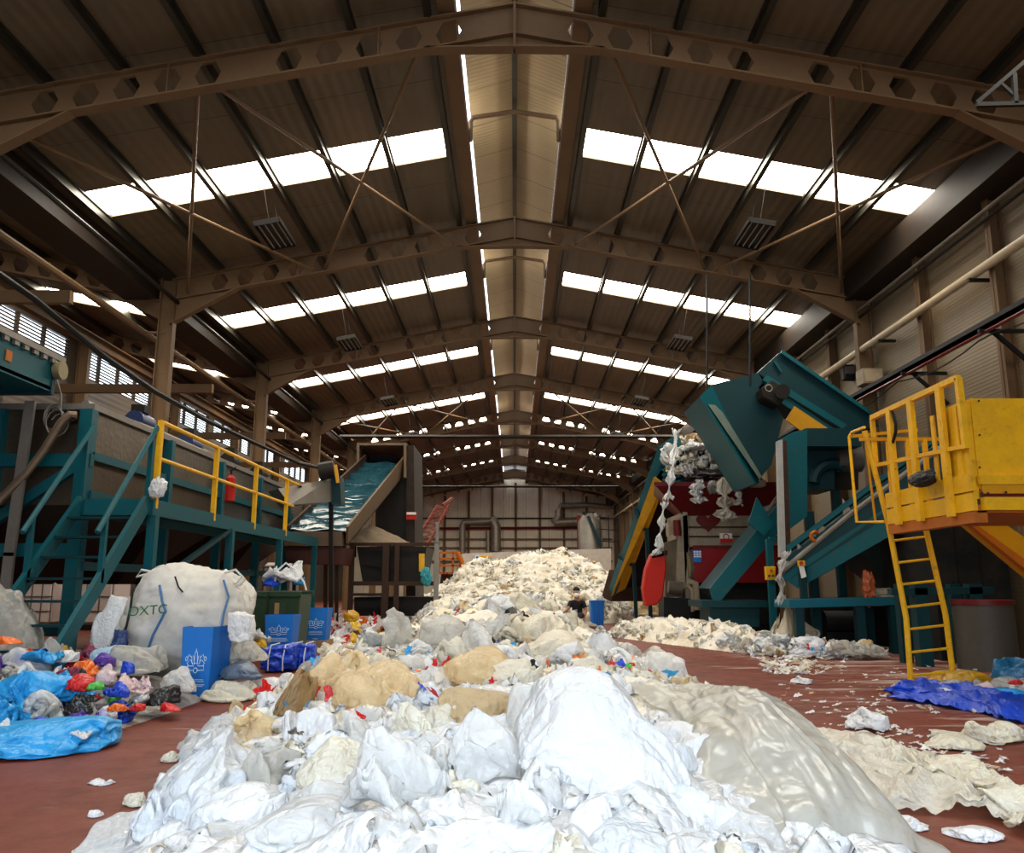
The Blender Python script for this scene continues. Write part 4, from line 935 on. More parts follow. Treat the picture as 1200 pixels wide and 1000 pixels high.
# ------------------------------------------------------------------ small cloth solver: wrinkled bags and crumpled sheets
def solve_bag(n, seed, sides=2, steps=110, iters=6, press=.9, squeeze=.8, asp=1.0, ground=.05, grav=.35, dropz=.5):
    r = np.random.default_rng(seed)
    g = np.linspace(-1, 1, n); X, Y = np.meshgrid(g*asp, g, indexing='ij')
    p = np.zeros((sides, n, n, 3)); p[..., 0] = X; p[..., 1] = Y
    q2 = np.stack([X.ravel()*1.3, Y.ravel()*1.3, 0*X.ravel()+seed*1.37], 1)
    base = .16*fbm(q2, 4, seed).reshape(n, n)
    for s in range(sides): p[s, ..., 2] = dropz+base+(.03 if s else -.03)*(1-np.abs(X/asp)**4)*(1-np.abs(Y)**4)
    p += r.normal(size=p.shape)*.012
    v = np.zeros_like(p); dt = .05
    hx, hy = 2*asp/(n-1), 2/(n-1); hd = math.hypot(hx, hy)
    def con(a, b2, L, k=1.0):
        d = b2-a; l = np.sqrt((d*d).sum(-1, keepdims=True))+1e-9; c = d*((l-L)/l*.5*k); a += c; b2 -= c
    gp = r.random(2)*20
    for t_ in range(steps):
        f = np.zeros_like(p); f[..., 2] -= grav
        if sides == 2:
            for s in range(2):
                du = np.zeros_like(p[s]); dv = np.zeros_like(p[s])
                du[1:-1] = p[s, 2:]-p[s, :-2]; dv[:, 1:-1] = p[s, :, 2:]-p[s, :, :-2]
                nr = np.cross(du, dv); nr /= np.linalg.norm(nr, axis=-1, keepdims=True)+1e-9
                f[s] += nr*(press if s else -press)
        w = np.stack([vnoise(p.reshape(-1, 3)*1.6+k*9+t_*.02, seed+k) for k in range(3)], 1).reshape(p.shape) if t_ % 6 == 0 else w
        f += w*.5
        v = (v+f*dt)*.94; old = p.copy(); p = p+v*dt
        sq = 1-(1-squeeze)*min(1, t_/(steps*.7)); lim_x, lim_y = asp*sq, sq
        for _ in range(iters):
            for s0 in (0, 1):
                m = (n-s0)//2
                con(p[:, s0:s0+2*m:2], p[:, s0+1:s0+1+2*m:2], hx); con(p[:, :, s0:s0+2*m:2], p[:, :, s0+1:s0+1+2*m:2], hy)
            for s0 in (0, 1):
                m = (n-s0)//2
                con(p[:, s0:s0+2*m:2, :-1], p[:, s0+1:s0+1+2*m:2, 1:], hd, .5); con(p[:, s0:s0+2*m:2, 1:], p[:, s0+1:s0+1+2*m:2, :-1], hd, .5)
            for s0 in (0, 2):
                a = p[:, s0:n-2:4]; b2 = p[:, s0+2:n:4]; k = min(a.shape[1], b2.shape[1]); con(a[:, :k], b2[:, :k], 2*hx, .08)
                a = p[:, :, s0:n-2:4]; b2 = p[:, :, s0+2:n:4]; k = min(a.shape[2], b2.shape[2]); con(a[:, :, :k], b2[:, :, :k], 2*hy, .08)
            if sides == 2:
                for sl in ((0, slice(None)), (-1, slice(None)), (slice(None), 0), (slice(None), -1)):
                    av = (p[0][sl]+p[1][sl])*.5; p[0][sl] = av; p[1][sl] = av
            rr = np.sqrt((p[..., 0]/lim_x)**2+(p[..., 1]/lim_y)**2)/1.12; rr = 1/np.maximum(rr, 1); p[..., 0] *= rr; p[..., 1] *= rr
            fl = ground*(1+np.sin(p[..., 0]*3.1+gp[0])*np.cos(p[..., 1]*2.7+gp[1])) if ground else 0
            p[..., 2] = np.maximum(p[..., 2], fl)
        v = (p-old)/dt
        v = np.clip(v, -1.2, 1.2)
    idx = np.arange(n*n).reshape(n, n); Fq = np.stack([idx[:-1, :-1].ravel(), idx[1:, :-1].ravel(), idx[1:, 1:].ravel(), idx[:-1, 1:].ravel()], 1)
    V = p.reshape(-1, 3)
    if sides == 2:
        F = np.concatenate([Fq[:, ::-1], Fq+n*n])
        # weld the seam
        bd = np.ones((n, n), bool); bd[1:-1, 1:-1] = False; mp = np.arange(2*n*n); b0 = idx[bd]; mp[n*n+b0] = b0; F = mp[F]
        u, inv = np.unique(F, return_inverse=True); V = V[u]; F = inv.reshape(F.shape)
    else: F = Fq
    lo, hi = V.min(0), V.max(0); V = (V-(lo+hi)/2)/((hi-lo)/2)
    return V, F
def coarse(n, seed, **k): return solve_bag(n, seed, **k)
TB = [solve_bag(52, 1, press=.38, squeeze=.62, asp=1.3), solve_bag(52, 2, press=.30, squeeze=.58, asp=1.0), solve_bag(52, 3, press=.45, squeeze=.66, asp=1.5, steps=150),
      solve_bag(52, 4, press=.34, squeeze=.56, asp=1.2, ground=.12), solve_bag(52, 5, press=.40, squeeze=.60, asp=1.7), solve_bag(52, 6, press=.26, squeeze=.64, asp=1.1, ground=.14, steps=150), solve_bag(52, 7, press=.5, squeeze=.6, asp=1.0, steps=150)]
TBIG = solve_bag(64, 21, press=.60, squeeze=.70, asp=1.2, steps=150)
TS = [solve_bag(46, 31, sides=1, squeeze=.66, asp=1.2, ground=.12, press=0), solve_bag(46, 32, sides=1, squeeze=.58, asp=1.0, ground=.12, press=0), solve_bag(46, 33, sides=1, squeeze=.72, asp=1.5, ground=.12, press=0)]
TM = [solve_bag(24, 40+k, sides=1+(k % 2), squeeze=.42+.05*(k % 4), asp=1+.3*(k % 3), press=.22, ground=.22, steps=90) for k in range(10)]   # middle sized pieces
TF = [solve_bag(9, 60+k, sides=1+(k % 2), squeeze=.45+.05*(k % 4), asp=1+.3*(k % 3), press=.5, ground=.2, steps=50) for k in range(10)]   # far, small pieces
# ================================================================== PLASTIC FILM
FW = film('film_white', (.84, .85, .865), .06, .30, .24, bump=.6)
FWB = film('film_white_blue', (.80, .84, .90), .15, .35, .2, bump=.7)
FC = film('film_clear', (.84, .85, .85), .50, .35, .13, bump=.9, bs=11)
FCG = film('film_clear_grey', (.62, .61, .57), .38, .4, .2, (.35, .28, .18), .5, bump=.9, bs=9)
FT = film('film_tan', (.90, .72, .45), .26, .45, .2, (.55, .34, .14), .65, bump=.8)
FTD = film('film_tan_dirty', (.62, .47, .27), .05, .35, .45, (.25, .14, .05), .8)
FCR = film('film_cream', (.90, .85, .74), .14, .36, .28, (.60, .45, .25), .5, bump=.7, bs=18)
FBROWN = film('film_brown', (.42, .26, .11), .1, .4, .4, (.15, .07, .02), .8)
FG = film('film_grey', (.72, .72, .70), .45, .4, .18, (.4, .33, .22), .5, bump=.9)
FDRAPE = film('film_drape', (.62, .60, .54), .22, .40, .18, (.40, .31, .17), .6, bump=.25, bs=5)
def cf(n, col, **k): return film('film_'+n, col, k.get('tp', 0), k.get('tl', .25), k.get('ro', .3), k.get('stain'), .5)
SKYB = cf('sky_blue', (.03, .38, .80)); ROYAL = cf('royal_blue', (.01, .07, .62)); REDF = cf('red', (.62, .015, .015)); BLKF = cf('black', (.012, .012, .014), tl=.02)
PURP = cf('purple', (.13, .05, .38)); ORGF = cf('orange', (.85, .18, .02)); GRNF = cf('green', (.06, .45, .05)); YELF = cf('yellow', (.75, .47, .02)); MAROON = cf('maroon', (.22, .02, .06))
LILAC = cf('lilac', (.40, .36, .62)); NAVYF = cf('navy', (.03, .06, .19)); TEALF = cf('teal_blue', (.012, .16, .33)); MUST = cf('mustard', (.60, .33, .015)); PINK = cf('pink_white', (.72, .55, .57)); PALEB = cf('pale_blue', (.40, .58, .76))
# ---- shape of the big windrow of film on the floor
def pl(x, xs, ys): return np.interp(x, xs, ys)
YK = [.6, 2.5, 4.2, 5, 7, 9, 12, 16, 20, 24, 28, 32, 36, 39.5]
XLK = [-1.0, -1.4, -1.85, -2.08, -2.42, -2.5, -2.0, -2.0, -2.3, -2.9, -3.4, -3.7, -3.2, -1.5]
XRK = [1.0, 1.5, 1.85, 1.9, 1.95, 1.95, 1.6, 1.25, 1.15, 1.25, 3.0, 4.3, 4.3, 2.5]
HK = [.25, .40, .50, .53, .48, .48, .60, .74, .78, .78, .95, 1.0, .8, .2]
def hbase(x, y):
    x = np.asarray(x, float); y = np.asarray(y, float)
    xl_, xr_, hc = pl(y, YK, XLK), pl(y, YK, XRK), pl(y, YK, HK)
    t = np.clip((x-xl_)/(xr_-xl_), 0, 1)
    h = hc*np.power(np.clip(4*t*(1-t), 0, 1), .62)
    # the tall far mound
    r = np.sqrt(((x-1.0)/4.1)**2+((y-33.2)/6.4)**2)
    m = 3.0*np.clip(1-r, 0, 1)**.78
    r2 = np.sqrt(((x+1.2)/3.0)**2+((y-31.5)/5)**2); m2 = 1.9*np.clip(1-r2, 0, 1)**.8
    q = np.stack([x*.9, y*.6, 0*x], -1).reshape(-1, 3)
    h = np.maximum(np.maximum(h, m), m2)
    edge = np.clip(h*3, 0, 1)
    h = h*(1+.18*vnoise(q, 91).reshape(h.shape))+edge*.05*vnoise(q*2.3, 92).reshape(h.shape)
    far = np.clip((y-9)/6, 0, 1)
    # scraps banked against the machines on the right
    s = np.clip(1-np.abs((x-(2.75+(21.5-y)*.38)))/.8, 0, 1)*np.clip((22-y)/1.5, 0, 1)*np.clip((y-15.2)/2.0, 0, 1)*.36
    return np.maximum(h, s)
def hz(x, y): return float(hbase(np.array([x]), np.array([y]))[0])
def heap_hit(px, py):
    a, dy, dz = ray(px, py)
    ts = np.arange(.8, 46, .02); xs, ys, zs = a*ts, dy*ts, CAMH+dz*ts
    hh = hbase(xs, ys); k = np.argmax(zs <= np.maximum(hh, 0))
    if zs[k] > hh[k]+.05 and zs[k] > .02: k = len(ts)-1
    return Vector((xs[k], ys[k], max(hh[k], 0)))
def heap_mesh(x0, x1, y0, y1, st, seed, amp, freq, fine):
    nx, ny = int((x1-x0)/st)+1, int((y1-y0)/st)+1
    X, Y = np.meshgrid(np.linspace(x0, x1, nx), np.linspace(y0, y1, ny)); x = X.ravel(); y = Y.ravel()
    h = hbase(x, y)
    p = np.stack([x, y, h*1.2], 1)
    inside = h > .012
    gx = hbase(x+.03, y)-hbase(x-.03, y); gy = hbase(x, y+.03)-hbase(x, y-.03)
    nr = np.stack([-gx/.06, -gy/.06, np.ones_like(h)], 1); nr /= np.linalg.norm(nr, axis=1)[:, None]
    e = np.clip(h*5, .15, 1)
    d = amp*(ridged(p*freq, 4, seed, .55)*.5+.5*fbm(p*freq*.7, 3, seed+9))*e + fine*ridged(p*freq*4.1, 3, seed+40)*e
    w = np.stack([vnoise(p*freq*1.3, seed+71), vnoise(p*freq*1.3, seed+72), 0*h], 1)*amp*.9*e[:, None]
    V = np.stack([x, y, h], 1)+nr*d[:, None]+w
    V[:, 2] = np.maximum(V[:, 2], -.02); V[~inside, 2] = -.03
    idx = np.arange(nx*ny).reshape(ny, nx)
    F = np.stack([idx[:-1, :-1].ravel(), idx[:-1, 1:].ravel(), idx[1:, 1:].ravel(), idx[1:, :-1].ravel()], 1)
    keep = inside[F].any(1); F = F[keep]
    u, inv = np.unique(F, return_inverse=True)
    return V[u], inv.reshape(F.shape)
def crumple_sheet(n, seed, amp=.35):
    """small crumpled scrap, unit size"""
    g = np.linspace(-.5, .5, n); X, Y = np.meshgrid(g, g); p = np.stack([X.ravel(), Y.ravel(), 0*X.ravel()], 1)
    r = np.random.default_rng(seed)
    d = np.stack([folds(p+3.1*k, 4, seed*7+k, amp, 1.6) for k in range(3)], 1)
    d += .10*np.stack([vnoise(p*7, seed+k+50) for k in range(3)], 1)
    q = p+d*np.array([.55, .55, 1.0])
    ang = np.arctan2(p[:, 1], p[:, 0]); rad = 1+.25*np.sin(3*ang+r.random()*6)+.2*np.sin(5*ang+r.random()*6); q[:, :2] *= rad[:, None]
    idx = np.arange(n*n).reshape(n, n)
    F = np.stack([idx[:-1, :-1].ravel(), idx[:-1, 1:].ravel(), idx[1:, 1:].ravel(), idx[1:, :-1].ravel()], 1)
    q -= q.mean(0); return q, F
SCR = [crumple_sheet(8, k+1, .30+.05*(k % 4)) for k in range(16)]
def rotm(rng, flat=.6):
    a = rng.random()*2*PI; tx = (rng.random()-.5)*PI*flat; ty = (rng.random()-.5)*PI*flat
    return np.array(Euler((tx, ty, a)).to_matrix())
def scraps(name, pts, sizes, mats, weights, seed, parent=None, flat=.8, lift=.25, tmpl=None):
    """one loose mass of uncountable crumpled scraps"""
    rng = np.random.default_rng(seed); Vs, Fs, Ms = [], [], []; n = 0; T = tmpl or SCR
    mi = rng.choice(len(mats), len(pts), p=np.array(weights)/sum(weights))
    for k, (p, s) in enumerate(zip(pts, sizes)):
        q, F = T[rng.integers(len(T))]
        V = (q*np.array([s*(.6+.8*rng.random()), s*(.6+.8*rng.random()), s*(.5+.5*rng.random())])) @ rotm(rng, flat).T + np.array(p)+np.array([0, 0, s*lift])
        lo = V[:, 2].min()
        if lo < .004: V[:, 2] += .004-lo
        Vs.append(V); Fs.append(F+n); n += len(V); Ms.append(np.full(len(F), mi[k]))
    o = mesh_np(name, np.concatenate(Vs), np.concatenate(Fs), None, parent, True, mats=mats, midx=np.concatenate(Ms))
    return o
# the heap body
Vn, Fn = heap_mesh(-3.6, 3.0, .6, 12.0, .034, 5, .085, 3.2, .018)
Vf, Ff = heap_mesh(-4.6, 6.2, 11.95, 40.0, .062, 8, .17, 2.1, .05)
HEAP = None
m, t = nm('heap_film'); v = texco(t)
n1 = N(t, 'ShaderNodeTexNoise', Scale=1.6, Detail=7.0, Roughness=.7); lk(t, v, n1.inputs['Vector'])
c = mixc(t, ramp(t, n1.outputs[0], [(.38, 0.0), (.66, 1.0)]), (.88, .84, .75), (.79, .69, .52))
n2 = N(t, 'ShaderNodeTexNoise', Scale=7.0, Detail=8.0, Roughness=.75); lk(t, v, n2.inputs['Vector'])
c = mixc(t, ramp(t, n2.outputs[0], [(.55, 0.0), (.78, .6)]), c, (.42, .31, .18))
b = N(t, 'ShaderNodeBsdfPrincipled', Roughness=.45); lk(t, c, b.inputs['Base Color'])
vo = N(t, 'ShaderNodeTexVoronoi', Scale=16.0, feature='DISTANCE_TO_EDGE'); lk(t, v, vo.inputs['Vector'])
bp = N(t, 'ShaderNodeBump', Strength=.6, Distance=.03); lk(t, vo.outputs[0], bp.inputs['Height']); lk(t, bp.outputs[0], b.inputs['Normal'])
tr = N(t, 'ShaderNodeBsdfTranslucent'); lk(t, c, tr.inputs[0]); mx = N(t, 'ShaderNodeMixShader'); mx.inputs[0].default_value = .2; lk(t, b.outputs[0], mx.inputs[1]); lk(t, tr.outputs[0], mx.inputs[2])
o = N(t, 'ShaderNodeOutputMaterial'); lk(t, mx.outputs[0], o.inputs[0]); HEAP = m
HEAPN = film('heap_film_white', (.78, .80, .83), 0, .25, .24, (.70, .62, .48), .45, bump=.9, bs=10)
_V = np.concatenate([Vn, Vf]); _F = np.concatenate([Fn, Ff+len(Vn)]); _fc = _V[_F].mean(1)
heap = mesh_np('plastic_film_heap', _V, _F, None, None, True, loc=(0, 20, 0), mats=[HEAP, HEAPN], midx=(_fc[:, 1]+1.2*vnoise(_fc*1.1, 3)+.5*vnoise(_fc*3.1, 4) < 5.6).astype(int))
tag(heap, 'long heap of white and cream plastic film down the middle of the hall', 'film heap', kind='stuff')
# ---- single bags and sheets
def sphere_grid(n):
    """cube sphere, shared vertices not welded across the 12 edges are merged by key"""
    g = np.tan(np.linspace(-PI/4, PI/4, n+1)); Vs, Fs = [], []; base = 0
    A, B = np.meshgrid(g, g); a, b2 = A.ravel(), B.ravel(); o1 = np.ones_like(a)
    faces = [np.stack(q, 1) for q in ((a, b2, o1), (b2, a, -o1), (o1, a, b2), (-o1, b2, a), (b2, o1, a), (a, -o1, b2))]
    idx = np.arange((n+1)**2).reshape(n+1, n+1)
    F = np.stack([idx[:-1, :-1].ravel(), idx[:-1, 1:].ravel(), idx[1:, 1:].ravel(), idx[1:, :-1].ravel()], 1)
    for q in faces: Vs.append(q/np.linalg.norm(q, axis=1)[:, None]); Fs.append(F+base); base += len(q)
    V = np.concatenate(Vs); F = np.concatenate(Fs)
    key = np.round(V*4096).astype(np.int64); _, first, inv = np.unique(key, axis=0, return_index=True, return_inverse=True)
    return V[first], inv.ravel()[F]
_SG = {}
def bag_shape(dims, seed, n=30, crump=.16, sag=.55, fold=.13, knot=0.0, box=.0):
    """crumpled bag: half sizes dims, flattened where it rests"""
    if n not in _SG: _SG[n] = sphere_grid(n)
    V, F = _SG[n]; q = V.copy()
    if box > 0:
        mx_ = np.abs(q).max(1)[:, None]; q = q*(1-box)+(q/mx_)*box*.86
    off = seed*1.73
    lum = fbm(V*1.3+off, 3, seed)
    cr = ridged(V*2.4+off, 4, seed+3, .6)
    fo = folds(V, 9, seed+11, 1.0, 1.15)
    r = 1+.20*lum+crump*.55*(cr-.3)+fold*fo
    q = q*r[:, None]
    if knot > 0:
        k = np.clip((V[:, 2]-.55)/.45, 0, 1); q[:, :2] *= (1-.75*k**.8)[:, None]; q[:, 2] += knot*k**2
    lo = q[:, 2] < 0; q[lo, 2] *= sag
    q = q*np.array(dims)
    wr = ridged(q*np.array([7, 7, 7])+off, 3, seed+23, .6)
    nn = V/np.array(dims); nn /= np.linalg.norm(nn, axis=1)[:, None]
    q += nn*(wr*.10*crump*min(dims))[:, None]
    return q, F
_bagn = [0]
KEEP = [(2.1, 23.2, .9, 2.6), (1.45, 17.5, .62, 4.8)]     # spots kept clear of loose scraps: x, y, rx, ry
def bag(name, label, cat, px, py, w, h, mat, group=None, floor_z=None, Y=None, rot=0, depth=1.0, n=30, crump=.28, fold=.13, sink=.25, seed=None, knot=0, box=0, sag=.55, roll=0, smooth=True, tp=0):
    """bag whose outline in the photograph is about w x h pixels centred on px, py"""
    _bagn[0] += 1; seed = seed or 200+_bagn[0]*13
    if Y is not None: c0 = P(px, py, Y); k = Y/FPX
    else:
        c0 = heap_hit(px, py+h*.25); k = c0.y/FPX
    a, hh = w*k/2, h*k/2
    if floor_z is not None and Y is not None: cz = floor_z+hh*sag*.95
    elif Y is not None: cz = c0.z
    else: cz = c0.z+hh*(1-2*sink)
    rg = np.random.default_rng(seed)
    if box > 0: V, F = bag_shape((a, a*depth, hh), seed, n, crump, sag, fold, knot, box)
    else:
        T = TBIG if tp == 'big' else (TS[seed % 3] if tp == 's' else TB[(seed*5+tp) % len(TB)])
        V, F = T[0].copy(), T[1]
        if rg.random() < .5: V[:, 0] *= -1; F = F[:, ::-1]
        if rg.random() < .5: V[:, 1] *= -1; F = F[:, ::-1]
        if w < h*1.2 or rg.random() < .3: V = V[:, [1, 0, 2]]; F = F[:, ::-1]
        V += (.012+.13*crump)*np.stack([ridged(V*2.2+seed+k*5, 3, seed+k) for k in range(3)], 1)
        if knot > 0:
            k = np.clip((V[:, 2]-.2)/.8, 0, 1); V[:, :2] *= (1-.7*k**.8)[:, None]; V[:, 2] += knot*2*k**2*(1-.8*np.hypot(V[:, 0], V[:, 1]))
        V[:, 2] = np.where(V[:, 2] < 0, V[:, 2]*sag, V[:, 2]); V = V*np.array((a, a*depth, hh))
    if roll: V = V @ np.array(Matrix.Rotation(math.radians(roll), 3, 'Y')).T
    V = V @ np.array(Matrix.Rotation(math.radians(rot), 3, 'Z')).T
    V = V+np.array([c0.x, c0.y, cz])
    V[:, 2] = np.maximum(V[:, 2], .003+.002*np.random.default_rng(seed).random(len(V)))
    KEEP.append((c0.x, c0.y, a*1.0, a*depth*1.0))
    o = mesh_np(name, V, F, mat, None, smooth); tag(o, label, cat, group)
    if w > 44 and box == 0: o.modifiers.new('sub', 'SUBSURF').render_levels = 1
    return o
def drape(name, label, cat, left, right, mat, bulge, group=None, nu=70, nv=36, seed=1, rip=.03, ripf=9, ground=False, lift=.02, edge=.02, crump=.02, cross=.3):
    """sheet of film between two pixel polylines (left edge, right edge) laid on the heap or the floor"""
    def hit(p): return p if isinstance(p, Vector) else (P(*p) if len(p) == 3 else (PF(*p) if ground else heap_hit(*p)))
    Lp = [hit(p) for p in left]; Rp = [hit(p) for p in right]
    def samp(Q, u):
        f = u*(len(Q)-1); i = min(int(f), len(Q)-2); return Q[i].lerp(Q[i+1], f-i)
    V = np.zeros(((nu+1)*(nv+1), 3)); U = np.zeros((len(V), 2))
    for i in range(nu+1):
        a, b2 = samp(Lp, i/nu), samp(Rp, i/nu)
        for j in range(nv+1):
            q = a.lerp(b2, j/nv); V[i*(nv+1)+j] = q; U[i*(nv+1)+j] = (i/nu, j/nv)
    wob = np.stack([U[:, 0]*2, U[:, 1]*2, 0*U[:, 0]], 1)
    V[:, 0] += edge*vnoise(wob*5, seed)*3; V[:, 1] += edge*vnoise(wob*5+9, seed+1)*3
    for q in V[::11]: KEEP.append((q[0], q[1], .16, .16))
    h = np.zeros(len(V)) if ground else np.maximum(hbase(V[:, 0], V[:, 1]), 0)
    prof = np.sin(PI*np.clip(U[:, 1], 0, 1))**.8*np.clip(np.sin(PI*np.clip(U[:, 0]*.94+.06, 0, 1)), 0, 1)**.35
    fp = np.stack([U[:, 1]*ripf, U[:, 0]*ripf*cross, 0*U[:, 0]+seed], 1)
    z = np.maximum(V[:, 2], h)+lift+bulge*prof+rip*ridged(fp, 3, seed+2)*(.25+.75*prof)+crump*ridged(V*6, 3, seed+5)+crump*.8*folds(V, 6, seed+6, 1, 2.2)
    V[:, 2] = np.maximum(z, .005+h*.0)
    idx = np.arange(len(V)).reshape(nu+1, nv+1)
    F = np.stack([idx[:-1, :-1].ravel(), idx[:-1, 1:].ravel(), idx[1:, 1:].ravel(), idx[1:, :-1].ravel()], 1)
    o = mesh_np(name, V, F, mat, None, True); tag(o, label, cat, group); return o
GB = 'bags and sheets on the near heap'
big = bag('plastic_sack', 'largest bright white plastic sack near the front of the heap', 'plastic bag', 706, 890, 205, 150, FW, GB, n=64, crump=.03, fold=.10, sink=.20, seed=411, depth=.8, roll=20, rot=-8, tp='big')
bag('film_bag', 'clear film bag bulging at the left shoulder of the big white sack', 'plastic bag', 645, 845, 100, 95, FC, GB, n=44, crump=.16, sink=.35, seed=417)
drape('film_sheet', 'long translucent grey sheet draped down the right side of the heap', 'plastic sheet', [(738, 806, 5.6), (775, 835, 5.2), (800, 880, 4.6), (830, 935, 4.0), (880, 1010, 3.4)], [Vector((1.72, 5.85, 0)), Vector((1.74, 5.4, 0)), Vector((1.80, 5.1, 0)), Vector((1.88, 4.7, 0)), Vector((2.0, 4.0, 0))], FDRAPE, .26, GB, nu=120, nv=70, seed=31, rip=.035, ripf=9, crump=.008, cross=.12, edge=.012)
drape('film_sheet', 'folded white sheet hanging over the left edge of the heap', 'plastic sheet', [(222, 872), (205, 910), (178, 955), (160, 975)], [(282, 888), (290, 915), (285, 945), (250, 985)], FWB, .16, GB, nu=70, nv=70, seed=37, rip=.055, ripf=6, crump=.006, cross=.10)
for (nm_, lab, px, py, w2, h2, mt_, kw) in (
    ('film_bag', 'upright tan film bag with a red label at the left crest of the heap', 388, 806, 60, 72, FT, dict(seed=51, n=40, crump=.4)),
    ('film_bag', 'wide tan film bag lying right of the upright tan one', 452, 815, 120, 66, FT, dict(seed=52, n=46, rot=12, crump=.45)),
    ('film_bag', 'tan film bag with a twisted right end on the crest of the heap', 556, 790, 112, 52, FT, dict(seed=53, n=44, rot=-14, crump=.4)),
    ('film_sheet', 'stained brown sheet leaning at the left end of the tan bags', 344, 828, 40, 74, FBROWN, dict(seed=54, n=36, depth=.5, rot=30, roll=18)),
    ('film_bag', 'flat pale tan bag on the left slope below the brown sheet', 300, 872, 112, 62, FT, dict(seed=55, n=44, rot=10, tp='s')),
    ('film_bag', 'dirty brown crumpled film at the left tip of the heap', 290, 840, 46, 34, FTD, dict(seed=56, n=30, crump=.3)),
    ('film_bag', 'grey clear film bale of knotted bags standing behind the tan bags', 497, 752, 104, 70, FG, dict(seed=57, n=46, crump=.6, tp=2)),
    ('film_bag', 'white carrier bag with handles on the grey film bale', 487, 766, 42, 30, FW, dict(seed=58, n=26, crump=.25)),
    ('film_bag', 'cream crumpled film between the grey bale and the white sack', 600, 800, 70, 50, FCR, dict(seed=59, n=36, crump=.3)),
    ('film_bag', 'dirty cream film above the clear sheet in the middle', 558, 838, 90, 52, FTD, dict(seed=60, n=36, crump=.26)),
    ('film_bag', 'white torn bag with red print on the left middle of the heap', 372, 862, 80, 60, FW, dict(seed=61, n=40, crump=.24)),
    ('film_bag', 'tan stained film below the red printed bag', 395, 908, 92, 66, FCR, dict(seed=62, n=40, rot=20)),
    ('film_bag', 'clear film bag with orange wrapper inside on the left slope', 315, 905, 62, 56, FCG, dict(seed=63, n=36)),
    ('film_bag', 'tall clear folded film rising in the middle of the near heap', 470, 935, 120, 130, FC, dict(seed=64, n=54, crump=.2, rot=25)),
    ('film_bag', 'clear shining film sheet heaped left of the big white sack', 556, 895, 100, 110, FC, dict(seed=65, n=50, crump=.2, rot=-12)),
    ('film_bag', 'bright white bag half buried at the lower left of the heap', 286, 950, 96, 50, FW, dict(seed=66, n=42)),
    ('film_bag', 'wide clear film bag along the lower left of the heap', 360, 968, 140, 56, FC, dict(seed=67, n=46, rot=8)),
    ('film_bag', 'small pale clear bag standing at the lower left end', 176, 970, 44, 50, FWB, dict(seed=68, n=34, knot=.25)),
    ('film_bag', 'crumpled white ball of film below the big white sack', 682, 970, 66, 56, FW, dict(seed=69, n=40, crump=.24)),
    ('film_bag', 'white crushed bag under the right of the big white sack', 790, 945, 70, 62, FWB, dict(seed=70, n=40, crump=.24)),
    ('film_bag', 'clear tubular film standing at the bottom centre', 612, 965, 62, 90, FC, dict(seed=71, n=44, crump=.16, depth=.7)),
    ('film_bag', 'white film knot tucked behind the top of the big white sack', 725, 812, 46, 40, FW, dict(seed=72, n=34, crump=.3)),
    ('film_bag', 'clear wispy film standing on the right crest of the heap', 775, 788, 60, 44, FC, dict(seed=73, n=36, crump=.36)),
    ('film_bag', 'cream crumpled film on the crest right of the grey bale', 655, 765, 90, 44, FCR, dict(seed=74, n=40, crump=.34)),
    ('film_bag', 'white ragged film on the heap below the man', 640, 742, 84, 40, FCR, dict(seed=75, n=40, crump=.36)),
    ('film_bag', 'clear crushed film along the bottom right of the heap', 872, 985, 90, 50, FC, dict(seed=76, n=40, crump=.22)),
    ('film_bag', 'pale clear film bag along the bottom left edge', 235, 992, 90, 40, FC, dict(seed=77, n=36)),
    ('film_bag', 'grey white crushed film at the bottom centre left', 545, 985, 90, 46, FWB, dict(seed=78, n=40)),
    ('film_bag', 'white and cream fluffy film clump left of the sitting man', 600, 715, 70, 36, FCR, dict(seed=81, n=34, crump=.4)),
    ('film_bag', 'beige film clump at the foot of the yellow striped conveyor', 752, 717, 44, 24, FTD, dict(seed=82, n=26, crump=.4)),
    ('film_bag', 'flattened cream film under the sitting man', 677, 727, 50, 16, FCR, dict(seed=86, n=30, Y=24.9, floor_z=0)),
    ('film_bag', 'clear film bag at the bottom left corner of the heap', 140, 988, 90, 46, FC, dict(seed=90, n=44)),
    ('film_bag', 'white blue film bag between the folded sheet and the half buried bag', 232, 958, 80, 50, FWB, dict(seed=91, n=44)),
    ('film_bag', 'clear film sheet crushed at the bottom edge left of the centre', 430, 985, 120, 50, FC, dict(seed=92, n=44, tp='s')),
    ('film_bag', 'white film bag right under the tall clear folded film', 520, 960, 90, 50, FW, dict(seed=93, n=44)),
    ('film_bag', 'milky white crushed film at the bottom edge right of the centre', 720, 995, 110, 50, FWB, dict(seed=94, n=44)),
    ('film_bag', 'clear wrinkled bag under the lower end of the grey draped sheet', 800, 990, 90, 50, FC, dict(seed=95, n=44, tp='s')),
    ('film_bag', 'white crumpled sheet left of the foot of the big white sack', 625, 925, 84, 56, FW, dict(seed=96, n=44, tp='s')),
    ('film_bag', 'clear bag between the orange wrapper bag and the tall clear film', 378, 945, 80, 56, FC, dict(seed=97, n=44)),
    ('film_bag', 'white blue film in the gap between big sack and grey draped sheet', 790, 905, 60, 70, FWB, dict(seed=98, n=44)),
    ('film_bag', 'cream sheet folded over behind the big white sack', 690, 790, 60, 40, FCR, dict(seed=83, n=36, crump=.24)),
    ('film_bag', 'pale beige bag with creases in the centre of the heap', 505, 850, 90, 56, FCR, dict(seed=84, n=44, crump=.2, rot=30)),
    ('film_bag', 'milky clear film low in front of the tan bags', 440, 870, 90, 60, FC, dict(seed=85, n=44, crump=.2)),
):
